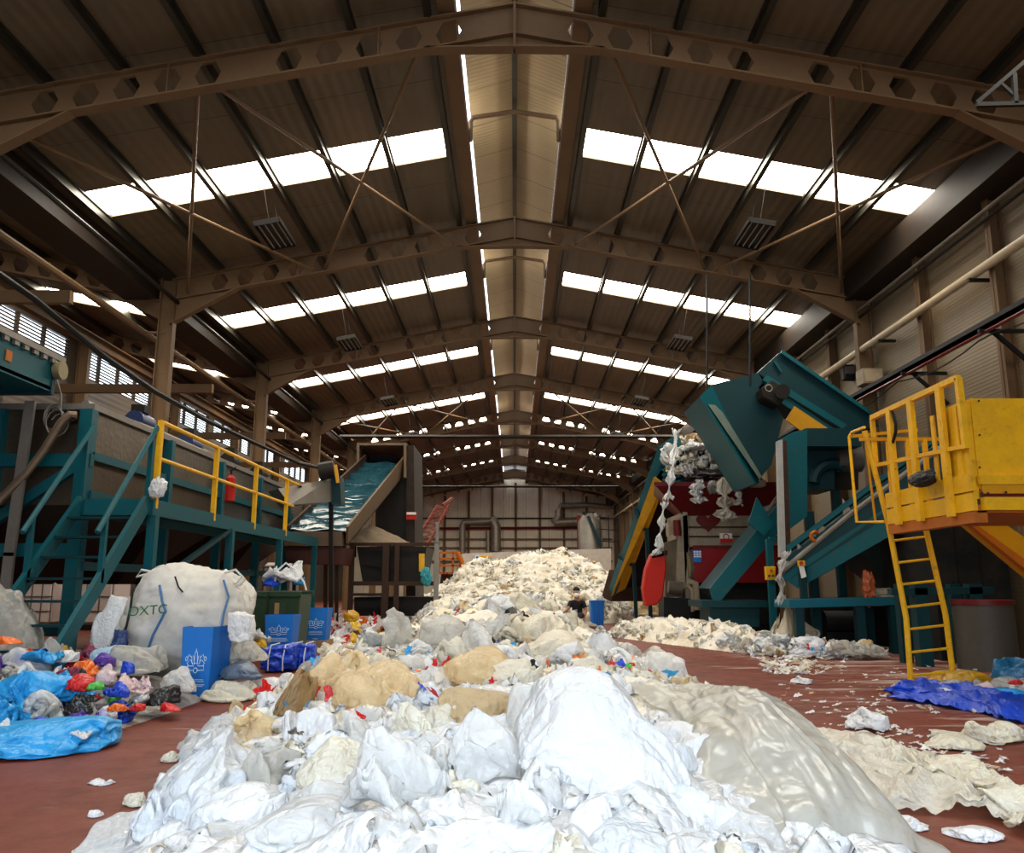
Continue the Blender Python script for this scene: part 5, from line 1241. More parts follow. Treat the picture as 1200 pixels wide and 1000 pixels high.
    bag(nm_, lab, 'plastic bag' if nm_ == 'film_bag' else 'plastic sheet', px, py, w2, h2, mt_, GB, **kw)

# loose scraps over the heap
rng = np.random.default_rng(3)
def scatter(n, xa, xb, ya, yb, hmin, seed, bias=1.0):
    r = np.random.default_rng(seed); out = []
    kp = np.array(KEEP)
    while len(out) < n:
        x = xa+(xb-xa)*r.random(400); y = ya+(yb-ya)*r.random(400)**bias; h = hbase(x, y)
        ok = (((x[:, None]-kp[:, 0])/kp[:, 2])**2+((y[:, None]-kp[:, 1])/kp[:, 3])**2 > 1).all(1)
        for a, b2, c3, k3 in zip(x, y, h, ok):
            if c3 > hmin and k3: out.append((a, b2, c3))
    return np.array(out[:n])
p = scatter(8500, -4.4, 6.0, 11, 39, .12, 21); rs = np.random.default_rng(4).random(len(p))
o = scraps('film_scraps', p, .06+.13*rs**2, [FCR, FW, HEAP, FTD, FG], [.38, .22, .26, .09, .05], 5, lift=.16, tmpl=TF)
tag(o, 'loose crumpled film scraps covering the far mound', 'film scraps', kind='stuff')
p = scatter(900, -2.8, 2.4, 5.6, 13, .18, 22); rs = np.random.default_rng(6).random(len(p))
o = scraps('film_scraps', p, .05+.11*rs**2, [FCR, FW, FC, FT, FTD, FG], [.36, .22, .14, .18, .06, .04], 7, flat=.45, lift=.12, tmpl=TM)
tag(o, 'loose crumpled film scraps on the middle of the long heap', 'film scraps', kind='stuff')
p = scatter(480, -2.2, 1.8, 1.4, 6.4, .12, 23); rs = np.random.default_rng(8).random(len(p))
o = scraps('film_scraps', p, .06+.11*rs**2, [FW, FC, FWB, FCR], [.34, .40, .18, .08], 9, flat=.4, lift=.06, tmpl=TM)
tag(o, 'loose crumpled clear and white film at the near foot of the heap', 'film scraps', kind='stuff')
p = scatter(260, -3.0, 1.9, 7.5, 22, .25, 25); rs = np.random.default_rng(16).random(len(p))
o = scraps('film_scraps', p, .13+.17*rs, [FCR, FW, FC, FG, FT], [.36, .28, .2, .1, .06], 17, flat=.5, lift=.10, tmpl=TM)
tag(o, 'crumpled film pieces strewn along the ridge of the long heap', 'film scraps', kind='stuff')
r9 = np.random.default_rng(77); p = []
while len(p) < 520:
    y = 14.6+6.9*r9.random(); x = 2.75+(21.5-y)*.38+.75*r9.normal()*.55; p.append((x, y, max(0, hz(x, y))*.9))
o = scraps('film_scraps', p, .05+.13*r9.random(520)**2, [FW, FC, FCR, FTD, FG], [.4, .2, .28, .06, .06], 78, flat=.7, lift=.3, tmpl=TM)
tag(o, 'loose white film scraps banked along the machines on the right', 'film scraps', kind='stuff')
# little coloured bits caught in the heap
p = scatter(150, -2.4, 1.8, 3.5, 18, .2, 24); p[:, 2] += .11; rs = np.random.default_rng(10).random(len(p))
o = scraps('coloured_scraps', p, .03+.07*rs, [REDF, SKYB, BLKF, ORGF, ROYAL, GRNF], [.3, .22, .16, .16, .1, .06], 11, lift=.5)
tag(o, 'small red, blue and dark scraps caught in the white heap', 'film scraps', kind='stuff')
# ================================================================== LEFT: SACKS, BOXES, BINS AND COLOURED FILM
FIBC = film('woven_sack', (.66, .64, .60), 0, .15, .6, (.42, .36, .27), .55, bump=.3, bs=60)
PLAS = film('sack_strap', (.05, .16, .36), 0, .05, .5)
LG = 'coloured film in the left pile'
# big woven sack: full, slumped, open top
bgx = P(210, 740, 10.3); wS, hS = .76, 1.46
bs_ = thing('bulk_sack', 'huge overfull white woven bulk sack with green letters behind the blue box', 'sack', (bgx.x, 10.3, 0))
V, F = solve_bag(64, 17, press=.9, squeeze=.80, asp=.95, ground=0, grav=.1, dropz=2)
V = V[:, [0, 2, 1]]; F = F[:, ::-1]; lo_ = np.abs(V[:, 1]) < .0
V += .035*np.stack([ridged(V*2.6+k*4, 4, 19+k) for k in range(3)], 1); V *= np.array((wS, .66, hS/2))
tz = (V[:, 2]/(hS/2)+1)/2
V[:, 0] *= 1.02-.16*np.clip(tz-.55, 0, 1)*1.3; V[:, 0] += .10*np.clip(tz, 0, 1)**2
V[:, 2] *= 1+.14*np.clip(V[:, 0], -1, 1)
V += np.array([bgx.x, 10.3, hS/2+.02]); V[:, 2] = np.maximum(V[:, 2], .004)
body = mesh_np('sack_body', V, F, FIBC, bs_)
def on_front(px, py, off=.012):
    """point of the sack surface seen at a pixel"""
    a, dy, dz = ray(px, py); d = np.array([a, dy, dz]); o0 = np.array([0, 0, CAMH])
    t = ((V-o0) @ d)/(d @ d); dist = np.linalg.norm(V-(o0+t[:, None]*d), axis=1); k = dist < .05
    tt = t[k].min() if k.any() else 10.2/dy
    return Vector(o0+d*(tt-off))
for lst in ([(187, 686), (190, 705), (194, 716), (188, 728), (179, 745), (172, 765)], [(262, 680), (268, 700), (262, 720), (258, 745)]):
    MB().tube([on_front(*q) for q in lst], .014, 6).build('blue_tie', PLAS, bs_, True)
for lst in ([(178, 672), (160, 676), (166, 668), (182, 671)], [(262, 672), (276, 668), (284, 676), (276, 684), (262, 678)], [(270, 690), (282, 684), (287, 678)]):
    MB().tube([P(a, b2, 10.15) for a, b2 in lst], .016, 6).build('lifting_loop', FIBC, bs_, True)
MB().tube([on_front(156, 690), on_front(153, 712), on_front(148, 735), on_front(140, 752)], .014, 6).build('black_cord', BLACK, bs_, True)
MB().tube([on_front(205, 676), on_front(209, 688), on_front(214, 694)], .01, 5).build('black_cord', BLACK, bs_, True)
def text_mesh(txt, size, name, mat, parent, o0, xdir, zdir):
    cu = bpy.data.curves.new('t', 'FONT'); cu.body = txt; cu.size = size; cu.extrude = .002; cu.align_x = 'CENTER'; cu.align_y = 'CENTER'
    ob = bpy.data.objects.new('t', cu); COL.objects.link(ob)
    me = bpy.data.meshes.new_from_object(ob.evaluated_get(bpy.context.evaluated_depsgraph_get()))
    bpy.data.objects.remove(ob)
    xd, zd, o0 = Vector(xdir).normalized(), Vector(zdir).normalized(), Vector(o0); nd = xd.cross(zd)
    for v in me.vertices: v.co = o0+xd*v.co.x+zd*v.co.y+nd*v.co.z-rootloc(parent)
    me.materials.clear(); me.materials.append(mat)
    ob = bpy.data.objects.new(name, me); return link(ob, parent)
q = on_front(173, 716, .03)
q.y = min(on_front(a, 716, .03).y for a in (164, 173, 182))
text_mesh('OXTC', .15, 'green_letters', paint('ink_green', (.01, .13, .06), .6, 0, .2), bs_, q, (1, .15, .08), (0, 0, 1))
# ---- blue boxes with a white drawing
WLINE = paint('print_white_blue', (.45, .62, .80), .6, 0, .3, (.2, .4, .7), 8)
def blue_box(label, px0, px1, py0, py1, side, Yb, zb=0.0, logo=1.0, name='blue_box'):
    a, b2 = P(px0, py1, Yb), P(px1, py0, Yb); x0, x1 = a.x, b2.x; z0 = zb; z1 = b2.z
    r = thing(name, label, 'box', ((x0+x1)/2, Yb+.2, z0), 'blue collection boxes')
    ang = .5; dx, dy = side*math.cos(.35), .42
    w2 = x1-x0
    top = [(x0-.01, Yb, z1), (x1+.015, Yb+.02, z1), (x1+side+.015, Yb+.40, z1), (x0+side*.6, Yb+.44, z1)]
    bot = [(x0+.01, Yb+.02, z0), (x1-.01, Yb+.03, z0), (x1+side-.03, Yb+.40, z0), (x0+side*.6, Yb+.42, z0)]
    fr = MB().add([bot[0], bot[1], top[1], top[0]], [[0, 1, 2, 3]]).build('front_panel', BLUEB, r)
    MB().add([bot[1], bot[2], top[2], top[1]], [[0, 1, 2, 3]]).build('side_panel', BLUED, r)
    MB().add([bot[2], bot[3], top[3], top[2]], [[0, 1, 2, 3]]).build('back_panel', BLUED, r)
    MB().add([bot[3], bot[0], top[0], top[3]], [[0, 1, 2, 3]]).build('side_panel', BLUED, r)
    MB().add(bot, [[0, 1, 2, 3]]).build('bottom', BLUED, r)
    for ch in r.children:
        so = ch.modifiers.new('board', 'SOLIDIFY'); so.thickness = .008; so.offset = -1
    # drawing: hands raising parcels around a round sign, and lines of small print
    cx, W, H = (x0+x1)/2, (x1-x0), (z1-z0); y = Yb-.004
    def L(pts, rr=.006): return [(cx+u*W, y+.02*(1-(z0+v*H-z0)/max(H, .01)), z0+v*H) for u, v in pts]
    mb = MB(); rr = .0045*max(1, W/.42)
    def stroke(pts): mb.tube(L(pts), rr, 4)
    cy = .40
    stroke([(.07*math.cos(k*PI/6), cy+.035*math.sin(k*PI/6)) for k in range(13)])
    stroke([(-.07, cy), (-.3, cy), (-.3, cy+.06), (-.07, cy+.06)]); stroke([(.07, cy), (.3, cy), (.3, cy+.06), (.07, cy+.06)])
    for s2 in (-1, 1):
        stroke([(s2*.10, cy+.08), (s2*.2, cy+.15), (s2*.32, cy+.1), (s2*.26, cy+.06)])
        stroke([(s2*.05, cy+.08), (s2*.09, cy+.2), (s2*.16, cy+.2), (s2*.14, cy+.1)])
        stroke([(s2*.34+.04*math.cos(k*PI/4), cy+.16+.03*math.sin(k*PI/4)) for k in range(9)])
        stroke([(s2*.18, cy+.18), (s2*.26, cy+.22), (s2*.3, cy+.17)])
    stroke([(-.06, cy+.1), (-.04, cy+.25), (.04, cy+.25), (.06, cy+.1), (-.06, cy+.1)])
    stroke([(-.02, cy+.25), (0, cy+.30), (.02, cy+.25)])
    mb.build('white_drawing', WLINE, fr)
    mb = MB()
    for v, u in ((.27, .30), (.245, .33), (.20, .36), (.18, .3), (.06, .12), (.04, .1)): mb.box(cx-u*W, cx+u*W, y+.008, y+.014, z0+v*H, z0+v*H+.006*max(1, H/.7))
    mb.build('small_print', WLINE, fr)
    return r
blue_box('tall blue printed box leaning in front of the huge white sack', 211, 248, 735, 806, .09, 9.5)
blue_box('blue printed box standing on the blue bundles by the green bins', 310, 343, 721, 757, .02, 13.1, zb=.30)
blue_box('blue printed box standing on a brown carton, farthest to the back', 357, 383, 713, 746, .02, 16.2, zb=.2)
q = P(357, 748, 16.25); q2 = P(383, 748, 16.25)
ct = thing('carton', 'brown cardboard carton under the farthest blue box', 'box', ((q.x+q2.x)/2, 16.4, 0))
MB().box(q.x-.02, q2.x+.02, 16.15, 16.75, 0, .2).build('carton_body', CARD, ct); MB().box((q.x+q2.x)/2-.03, (q.x+q2.x)/2+.03, 16.143, 16.15, 0, .2).build('tape', paint('tape', (.45, .33, .2), .3), ct)
# bundles of folded blue bags
for lab, px, py, w2, h2, yy in (('blue strapped bundle of folded bags left of its twin', 329, 768, 36, 27, 12.6), ('blue strapped bundle of folded bags right of its twin', 355, 766, 28, 26, 13.0)):
    k = yy/FPX; c0 = P(px, py, yy); r = thing('blue_bundle', lab, 'bundle', (c0.x, yy, 0), 'blue bundles beside the bins')
    V, F = bag_shape((w2*k/2, .28, h2*k/2), 500+px, 24, .16, .95, .08, 0, .8); V += np.array([c0.x, yy, h2*k/2+.02]); V[:, 2] = np.maximum(V[:, 2], .004)
    mesh_np('folded_bags', V, F, ROYAL, r)
    for f in (-.2, .25): 
        x = c0.x+f*w2*k; MB().tube([(x, yy-.3, .03), (x, yy-.31, h2*k*.6), (x, yy-.2, h2*k+.03), (x, yy+.25, h2*k+.03)], .01, 5).build('strap', FW, r, True)
# ---- green wheelie bins
def wheelie(label, px0, px1, Yb):
    a, b2 = P(px0, 693, Yb), P(px1, 693, Yb); x0, x1, z1 = a.x, b2.x, a.z; cx = (x0+x1)/2; w2 = (x1-x0)/2
    r = thing('wheelie_bin', label, 'bin', (cx, Yb+.4, 0), 'green bins behind the blue boxes')
    mb = MB(); vs = []
    for z, f, y0, y1 in ((.08, .82, Yb+.08, Yb+.72), (z1-.06, 1.0, Yb, Yb+.85)):
        vs += [(cx-w2*f, y0, z), (cx+w2*f, y0, z), (cx+w2*f, y1, z), (cx-w2*f, y1, z)]
    mb.add(vs, [[3, 2, 1, 0], [0, 1, 5, 4], [1, 2, 6, 5], [2, 3, 7, 6], [3, 0, 4, 7]]); bd_ = mb.build('body', GREENB, r); so = bd_.modifiers.new('t', 'SOLIDIFY'); so.thickness = .012
    MB().box(cx-w2-.025, cx+w2+.025, Yb-.03, Yb+.02, z1-.1, z1).build('rim', GREENB, r, bevel=.01)
    MB().box(cx-w2-.025, cx+w2+.025, Yb+.83, Yb+.88, z1-.1, z1).build('rim', GREENB, r, bevel=.01)
    MB().box(cx-.06, cx+.06, Yb-.012, Yb+.03, .3, z1-.2).build('front_rib', GREENB, r)
    MB().box(cx-w2*.5, cx-w2*.05, Yb-.004, Yb+.03, z1-.42, z1-.2).build('torn_sticker', CARD, r)
    for s2 in (-1, 1): MB().tube([(cx+s2*w2*.85, Yb+.75, .1), (cx+s2*w2*.95, Yb+.75, .1)], .1, 14).build('wheel', BLACK, r, True)
    return z1
wheelie('dark green wheelie bin nearer to the huge white sack', 278, 312, 14.4)
z1 = wheelie('dark green wheelie bin with white bags heaped on top', 313, 352, 14.6)
bag('film_bag', 'white bag with loops heaped on the green bins', 'plastic bag', 332, 676, 50, 36, FW, LG, Y=14.95, seed=330, n=40, crump=.3)
bag('film_bag', 'blue bag squeezed under the white bag on the green bins', 'plastic bag', 318, 684, 20, 14, ROYAL, LG, Y=14.75, seed=331, n=24, crump=.3)
bag('film_bag', 'blue bag at the right edge of the heap on the green bins', 'plastic bag', 349, 682, 14, 14, SKYB, LG, Y=14.75, seed=332, n=24, crump=.3)
tag(MB().tube([P(322, 682, 14.7), P(326, 668, 14.7), P(335, 660, 14.7), P(346, 668, 14.7), P(356, 682, 14.7), P(359, 692, 14.7)], .018, 6).build('strap', FW, None, True), 'white strap looped over the bags on the green bins', 'strap')
# scattered film bags of the left pile
def lp(lab, px, py, w2, h2, mt_, yy, name='film_bag', cat='plastic bag', **kw):
    fz = kw.pop('fz', None)
    return bag(name, lab, cat, px, py, w2, h2, mt_, LG, Y=yy, floor_z=fz, **kw)
def mound_z(x, y):
    """low bank of film on the floor at the left"""
    a = np.clip((-3.35-np.asarray(x))/1.2, 0, 1); b3 = np.clip((np.asarray(y)-6.6-.35*(np.asarray(x)+4))/1.5, 0, 1); c5 = np.clip((11.0-np.asarray(y))/.8, 0, 1)
    return (.36*a*b3+.20*np.clip((-4.6-np.asarray(x))/1.5, 0, 1)*b3)*c5
r = np.random.default_rng(41); pts = []
while len(pts) < 1700:
    x = -3.55-4.4*r.random(); y = 6.1+4.6*r.random(); z = float(mound_z(x, y))
    if z > .05 and not (x > -4.4 and y > 8.2): pts.append((x, y, z*(.5+.5*r.random())))
rs = r.random(len(pts))
o = scraps('mixed_film_scraps', pts, .05+.12*rs**2, [FW, FC, SKYB, REDF, BLKF, PINK, ORGF, ROYAL, PURP, FCG, PALEB, GRNF], [.24, .16, .10, .07, .07, .09, .05, .06, .04, .06, .06, .01], 43, lift=.2, flat=.6, tmpl=TM)
tag(o, 'loose coloured and white film scraps between the bags of the left pile', 'film scraps', kind='stuff')
ny = 60; X, Y = np.meshgrid(np.linspace(-8.2, -3.0, ny), np.linspace(5.6, 11.2, ny)); z = mound_z(X.ravel(), Y.ravel()); V = np.stack([X.ravel(), Y.ravel(), z-.02+.05*vnoise(np.stack([X.ravel()*3, Y.ravel()*3, 0*z], 1), 5)*(z > .05)], 1)
idx = np.arange(ny*ny).reshape(ny, ny); F = np.stack([idx[:-1, :-1].ravel(), idx[:-1, 1:].ravel(), idx[1:, 1:].ravel(), idx[1:, :-1].ravel()], 1); F = F[(z[F] > .02).any(1)]; u, inv = np.unique(F, return_inverse=True)
o = mesh_np('film_bank', V[u], inv.reshape(F.shape), FCG, None, True); tag(o, 'low bank of matted grey film under the left pile', 'film heap', kind='stuff')
for a in (
    ('large sky blue bag in the left pile, the upper of the two big blue ones', 48, 808, 100, 46, SKYB, 7.6, dict(seed=601, n=48, crump=.4)),
    ('long sky blue bag at the front edge of the left pile', 48, 850, 150, 40, SKYB, 6.75, dict(seed=606, n=48, crump=.4, fz=0, sag=.7)),
    ('small sky blue bag high in the left pile behind the red one', 50, 772, 44, 24, SKYB, 8.6, dict(seed=603)),
    ('bright red crumpled bag in the left pile', 92, 803, 32, 24, REDF, 7.5, dict(seed=605)),
    ('dark red and white printed bag beside the bright red one', 80, 795, 24, 24, MAROON, 8.3, dict(seed=606)),
    ('black bag between the blue bag and the green wrapper', 92, 830, 30, 30, BLKF, 7.4, dict(seed=607)),
    ('black bag in front of the blue box at the right end of the left pile', 186, 818, 44, 28, BLKF, 8.35, dict(seed=608, crump=.3)),
    ('small black bag behind the red bag in the left pile', 96, 796, 20, 26, BLKF, 8.4, dict(seed=609)),
    ('purple printed wrapper at the front of the left pile', 96, 846, 38, 26, PURP, 6.95, dict(seed=610, crump=.3)),
    ('lilac wrapper right of the purple one', 117, 845, 20, 26, LILAC, 7.0, dict(seed=611, crump=.3)),
    ('royal blue strip of film above the front blue bag', 46, 850, 30, 18, ROYAL, 6.8, dict(seed=612)),
    ('small green wrapper in the middle of the left pile', 112, 806, 18, 13, GRNF, 7.4, dict(seed=613)),
    ('orange bag folded in the upper middle of the left pile', 100, 786, 30, 22, ORGF, 8.5, dict(seed=614)),
    ('orange printed wrapper on the floor edge of the left pile', 138, 830, 22, 12, ORGF, 7.55, dict(seed=615)),
    ('pink white bag in the middle of the left pile', 124, 796, 34, 30, PINK, 8.2, dict(seed=616)),
    ('pale pinkish bag right of the middle of the left pile', 155, 805, 40, 28, PINK, 8.2, dict(seed=617)),
    ('blue and white printed bag low in the left pile', 136, 812, 30, 24, ROYAL, 7.85, dict(seed=618, crump=.3)),
    ('purple and blue wrapper beneath the white sack', 120, 776, 26, 20, PURP, 8.9, dict(seed=619)),
    ('blue wrapper near the foot of the blue box', 150, 786, 16, 20, ROYAL, 8.8, dict(seed=620)),
    ('red scrap at the floor edge near the black bag', 160, 830, 18, 10, REDF, 7.9, dict(seed=621)),
    ('red and white scrap right of the black bag', 200, 830, 22, 12, REDF, 8.15, dict(seed=622)),
    ('white bag at the far left edge of the left pile', 5, 856, 22, 24, FW, 6.6, dict(seed=623)),
    ('white crumpled strip before the purple wrapper', 92, 862, 28, 14, FW, 6.6, dict(seed=624)),
    ('clear bag heaped at the left edge above the blue film', 20, 768, 70, 56, FC, 8.7, dict(seed=625, n=40, fz=.25)),
    ('white bag in the upper middle of the left pile', 75, 772, 30, 18, FW, 8.8, dict(seed=626)),
    ('clear round bag at the foot of the tall blue box', 205, 803, 46, 36, FC, 9.0, dict(seed=627, n=40, crump=.4)),
    ('wide clear film spread before the huge white sack', 150, 778, 80, 40, FCG, 9.2, dict(seed=628, n=40)),
    ('grey clear film mass under the stairs at the left edge', 22, 735, 92, 165, FCG, 9.7, dict(seed=629, n=46, crump=.4, fz=0)),
    ('brownish clear bag with a yellow bag behind the left pile', 62, 742, 46, 70, FCG, 9.3, dict(seed=630, n=36, fz=.2)),
    ('small yellow bag standing behind the left pile', 72, 749, 15, 44, MUST, 9.0, dict(seed=631, fz=.3)),
    ('maroon bag lying behind the left pile by the stairs', 106, 742, 36, 56, MAROON, 9.4, dict(seed=632, fz=.2)),
    ('white film bag left of the huge white sack', 134, 735, 62, 140, FW, 10.2, dict(seed=633, n=40, fz=0, depth=.6)),
    ('pale blue white bag under the white film bag', 126, 738, 30, 40, PALEB, 9.3, dict(seed=634, fz=.3)),
    ('tangle of dark blue straps beside the huge white sack', 140, 752, 18, 26, NAVYF, 9.5, dict(seed=635, crump=.45)),
    ('orange scrap high at the left edge', 12, 752, 28, 12, ORGF, 8.9, dict(seed=636)),
    ('white slab of foam film right of the huge white sack', 284, 740, 28, 44, FW, 9.75, dict(seed=637, n=36, box=.75, crump=.02, fold=.04)),
    ('white bag lying right of the white slab', 296, 746, 40, 28, FW, 11.0, dict(seed=638, n=36)),
    ('yellow bag peeking out among the white bags near the bins', 303, 756, 18, 18, YELF, 10.9, dict(seed=639)),
    ('milky clear bag in front of the white slab', 286, 768, 54, 34, FCG, 10.2, dict(seed=640, n=40)),
    ('dark blue grey film lying right of the tall blue box', 278, 790, 56, 26, cf('slate_blue', (.12, .17, .25)), 9.7, dict(seed=641, n=36)),
    ('cream white film lying on the floor right of the tall blue box', 268, 803, 60, 28, FCR, 9.5, dict(seed=642, n=40, crump=.28, fz=0)),
    ('white film trailing on the floor towards the big heap', 322, 790, 60, 20, FW, 10.4, dict(seed=643, n=36, crump=.34, fz=0)),
    ('yellow full bag beside the rusty frame', 425, 736, 30, 20, YELF, 17.6, dict(seed=644, n=30, fz=0)),
    ('white torn bag in the coloured clump by the rusty frame', 398, 727, 24, 24, FW, 18.2, dict(seed=645, crump=.34, fz=0)),
    ('red and white bag in the coloured clump by the rusty frame', 408, 736, 22, 16, REDF, 17.9, dict(seed=646, crump=.34, fz=0)),
    ('olive yellow bag in the coloured clump by the rusty frame', 412, 724, 18, 16, MUST, 18.4, dict(seed=647, crump=.3)),
):
    lab, px, py, w2, h2, mt_, yy, kw = a; lp(lab, px, py, w2, h2, mt_, yy, **kw)
pts = []; r = np.random.default_rng(47)
for k in range(80): q = PF(385+60*r.random(), 735+16*r.random()); pts.append((q.x, q.y, .02+.25*r.random()))
o = scraps('mixed_film_scraps', pts, .15+.2*r.random(80), [FW, REDF, YELF, FC, ORGF], [.5, .15, .12, .18, .05], 48); tag(o, 'loose white, red and yellow scraps before the rusty frame', 'film scraps', kind='stuff')
# trodden film and crumbs on the open floor
pts = []; r = np.random.default_rng(51)
for k in range(240):
    q = PF(380+110*r.random(), 752+34*r.random()); pts.append((q.x, q.y, .01))
for k in range(160):
    q = PF(885+75*r.random()*r.random()+60*r.random(), 752+40*r.random()); pts.append((q.x, q.y, .01))
for k in range(140):
    q = PF(900+260*r.random(), 770+70*r.random()); pts.append((q.x, q.y, .005))
for k in range(120):
    u = r.random(); q = PF(975+190*u+10*r.normal(), 836+62*u+8*r.normal()); pts.append((q.x, q.y, .005))
sz = np.concatenate([.10+.22*r.random(240), .05+.13*r.random(160), .02+.05*r.random(140), .02+.05*r.random(120)])
o = scraps('floor_scraps', pts, sz, [FW, FCR, FC, FTD], [.45, .3, .15, .1], 52, flat=.2, lift=.03); tag(o, 'thin white film scraps trodden over the open floor', 'film scraps', kind='stuff')
for lab, px, py, w2, h2, mt_ in (('small white scrap on the dark floor at the left', 118, 917, 28, 8, FW), ('white curled scrap at the left edge of the floor', 24, 882, 46, 12, FW), ('tiny white chip on the floor near the heap at the left', 112, 955, 16, 10, FW),
        ('beige crumpled rag on the floor left of the folded white sheet', 156, 937, 26, 20, FCR), ('cream scrap touching the folded white sheet', 200, 886, 20, 16, FCR), ('white film scrap on the red floor left of the scattered crumbs', 938, 795, 24, 14, FW), ('blue scrap on the red floor by the white film scrap', 936, 788, 8, 5, ROYAL)):
    q = PF(px, py+h2/2); bag('film_scrap', lab, 'film scrap', px, py, w2, h2, mt_, None, Y=q.y+.05, floor_z=0, n=20, crump=.4, sag=.3)
# ================================================================== RIGHT: FILM ON THE FLOOR
RG = 'bags on the floor at the right'
drape('film_sheet', 'broad dirty white film sheet spread on the floor at the right', 'plastic sheet', [(905, 885), (935, 868), (985, 868), (1045, 880), (1100, 905), (1190, 935), (1260, 950)], [(925, 915), (985, 948), (1040, 955), (1110, 958), (1150, 962), (1205, 985), (1270, 1000)], FCR, .075, RG, nu=110, nv=60, seed=71, rip=.05, ripf=5, ground=True, crump=.03, cross=1.5, edge=.05)
bag('film_bag', 'white knotted lump at the top of the broad white sheet', 'plastic bag', 1017, 866, 46, 34, FW, RG, Y=7.6, floor_z=0, seed=702, n=36, crump=.3)
bag('film_bag', 'thin white film trailing along the right edge of the broad sheet', 'plastic bag', 1120, 912, 60, 16, FCR, RG, Y=6.8, floor_z=0, seed=703, n=30, crump=.3)
bag('film_scrap', 'white scrap on the floor before the broad sheet', 'film scrap', 1066, 979, 40, 14, FW, None, Y=4.65, floor_z=0, seed=705, n=24, crump=.35)
bag('film_scrap', 'white torn scrap at the bottom right of the floor', 'film scrap', 1140, 988, 60, 16, FW, None, Y=4.5, floor_z=0, seed=706, n=26, crump=.35)
bag('film_bag', 'dirty cream film clump at the right edge behind the broad sheet', 'plastic bag', 1165, 870, 70, 30, FCR, RG, Y=7.1, floor_z=0, seed=707, n=40, crump=.36)
bag('film_bag', 'flat white tail of film left of the right edge clump', 'plastic bag', 1115, 868, 56, 8, FCR, RG, Y=7.3, floor_z=0, seed=708, n=26, crump=.3)
drape('tarpaulin', 'royal blue tarpaulin lying on the floor at the right edge', 'tarpaulin', [(1040, 818), (1070, 806), (1120, 810), (1170, 818), (1215, 812)], [(1045, 820), (1100, 830), (1150, 838), (1175, 848), (1225, 852)], ROYAL, .10, None, nu=80, nv=40, seed=73, rip=.05, ripf=5, ground=True, crump=.02, cross=.8, edge=.02)
for a in (
    ('mustard yellow cloth sack lying behind the ladder', 1125, 776, 66, 26, MUST, 10.6, dict(seed=711, n=36, fz=0)),
    ('teal blue cloth sack at the right edge behind the film', 1185, 768, 56, 46, TEALF, 10.4, dict(seed=712, n=40, fz=0)),
    ('grey clear bag at the foot of the ladder', 1128, 803, 44, 30, FCG, 9.6, dict(seed=714, n=36, fz=0)),
    ('white crumpled bag on the blue tarpaulin', 1122, 812, 34, 14, FW, 9.2, dict(seed=715, fz=.06)),
    ('white printed bag with red stripes on the tarpaulin', 1155, 806, 34, 22, PINK, 9.3, dict(seed=716, fz=.06, crump=.3)),
    ('sky blue bag on the blue tarpaulin at the right edge', 1181, 818, 38, 18, SKYB, 8.9, dict(seed=718, fz=.08)),
    ('grey white film heaped along the right edge', 1180, 797, 60, 26, FCG, 9.7, dict(seed=719, n=36, fz=.02, crump=.34)),
    ('red and green wrapper in the film at the right edge', 1190, 804, 16, 8, REDF, 9.2, dict(seed=720, fz=.2)),
    ('white bag above the sky blue one at the right edge', 1196, 806, 30, 20, FW, 9.3, dict(seed=721, fz=.06)),
    ('cream clear sack standing by the control post', 928, 744, 54, 62, film('film_warm', (.80, .70, .54), .18, .4, .25, (.5, .38, .24), .4), 16.4, dict(seed=722, n=48, crump=.3, knot=.3, fz=0, roll=-6)),
    ('limp clear sack lying right of the blue striped pack', 1003, 767, 70, 30, FCG, 14.6, dict(seed=723, n=40, fz=0, tp='s', crump=.4)),
    ('white film lump left of the standing clear sack', 908, 774, 26, 14, FCR, 15.2, dict(seed=724, fz=0)),
):
    lab, px, py, w2, h2, mt_, yy, kw = a; fz = kw.pop('fz', None); bag('film_bag', lab, 'plastic bag', px, py, w2, h2, mt_, RG, Y=yy, floor_z=fz, **kw)
# printed pack
q = P(948, 764, 14.9); pk = thing('printed_pack', 'blue and white printed pack lying before the standing clear sack', 'package', (q.x, 14.9, 0)); k = 14.9/FPX
V, F = bag_shape((18.5*k, .22, 11*k), 731, 28, .08, .95, .05, 0, .45); V += np.array([q.x, 14.9, 11*k]); V[:, 2] = np.maximum(V[:, 2], .004); mesh_np('pack_body', V, F, cf('pack_white', (.62, .62, .66), tl=.02), pk)
for f, mt_ in ((-.28, REDF), (.05, SKYB), (.62, SKYB), (.8, REDF)):
    x = q.x+f*18.5*k; w5 = .10 if mt_ is SKYB else .05
    ring = [(x, 14.9+.225*math.cos(a)*1.02*(1-.25*abs(f)), max(.01, 11*k+11*k*math.sin(a)*1.03*(1-.2*abs(f)))) for a in np.linspace(0, 2*PI, 17)]
    mb = MB(); n0 = len(ring)
    mb.add([(a-w5/2, b2, c5) for a, b2, c5 in ring]+[(a+w5/2, b2, c5) for a, b2, c5 in ring], [[i, i+1, n0+i+1, n0+i] for i in range(n0-1)]); o = mb.build('printed_band', mt_, pk, True); so = o.modifiers.new('t', 'SOLIDIFY'); so.thickness = .006
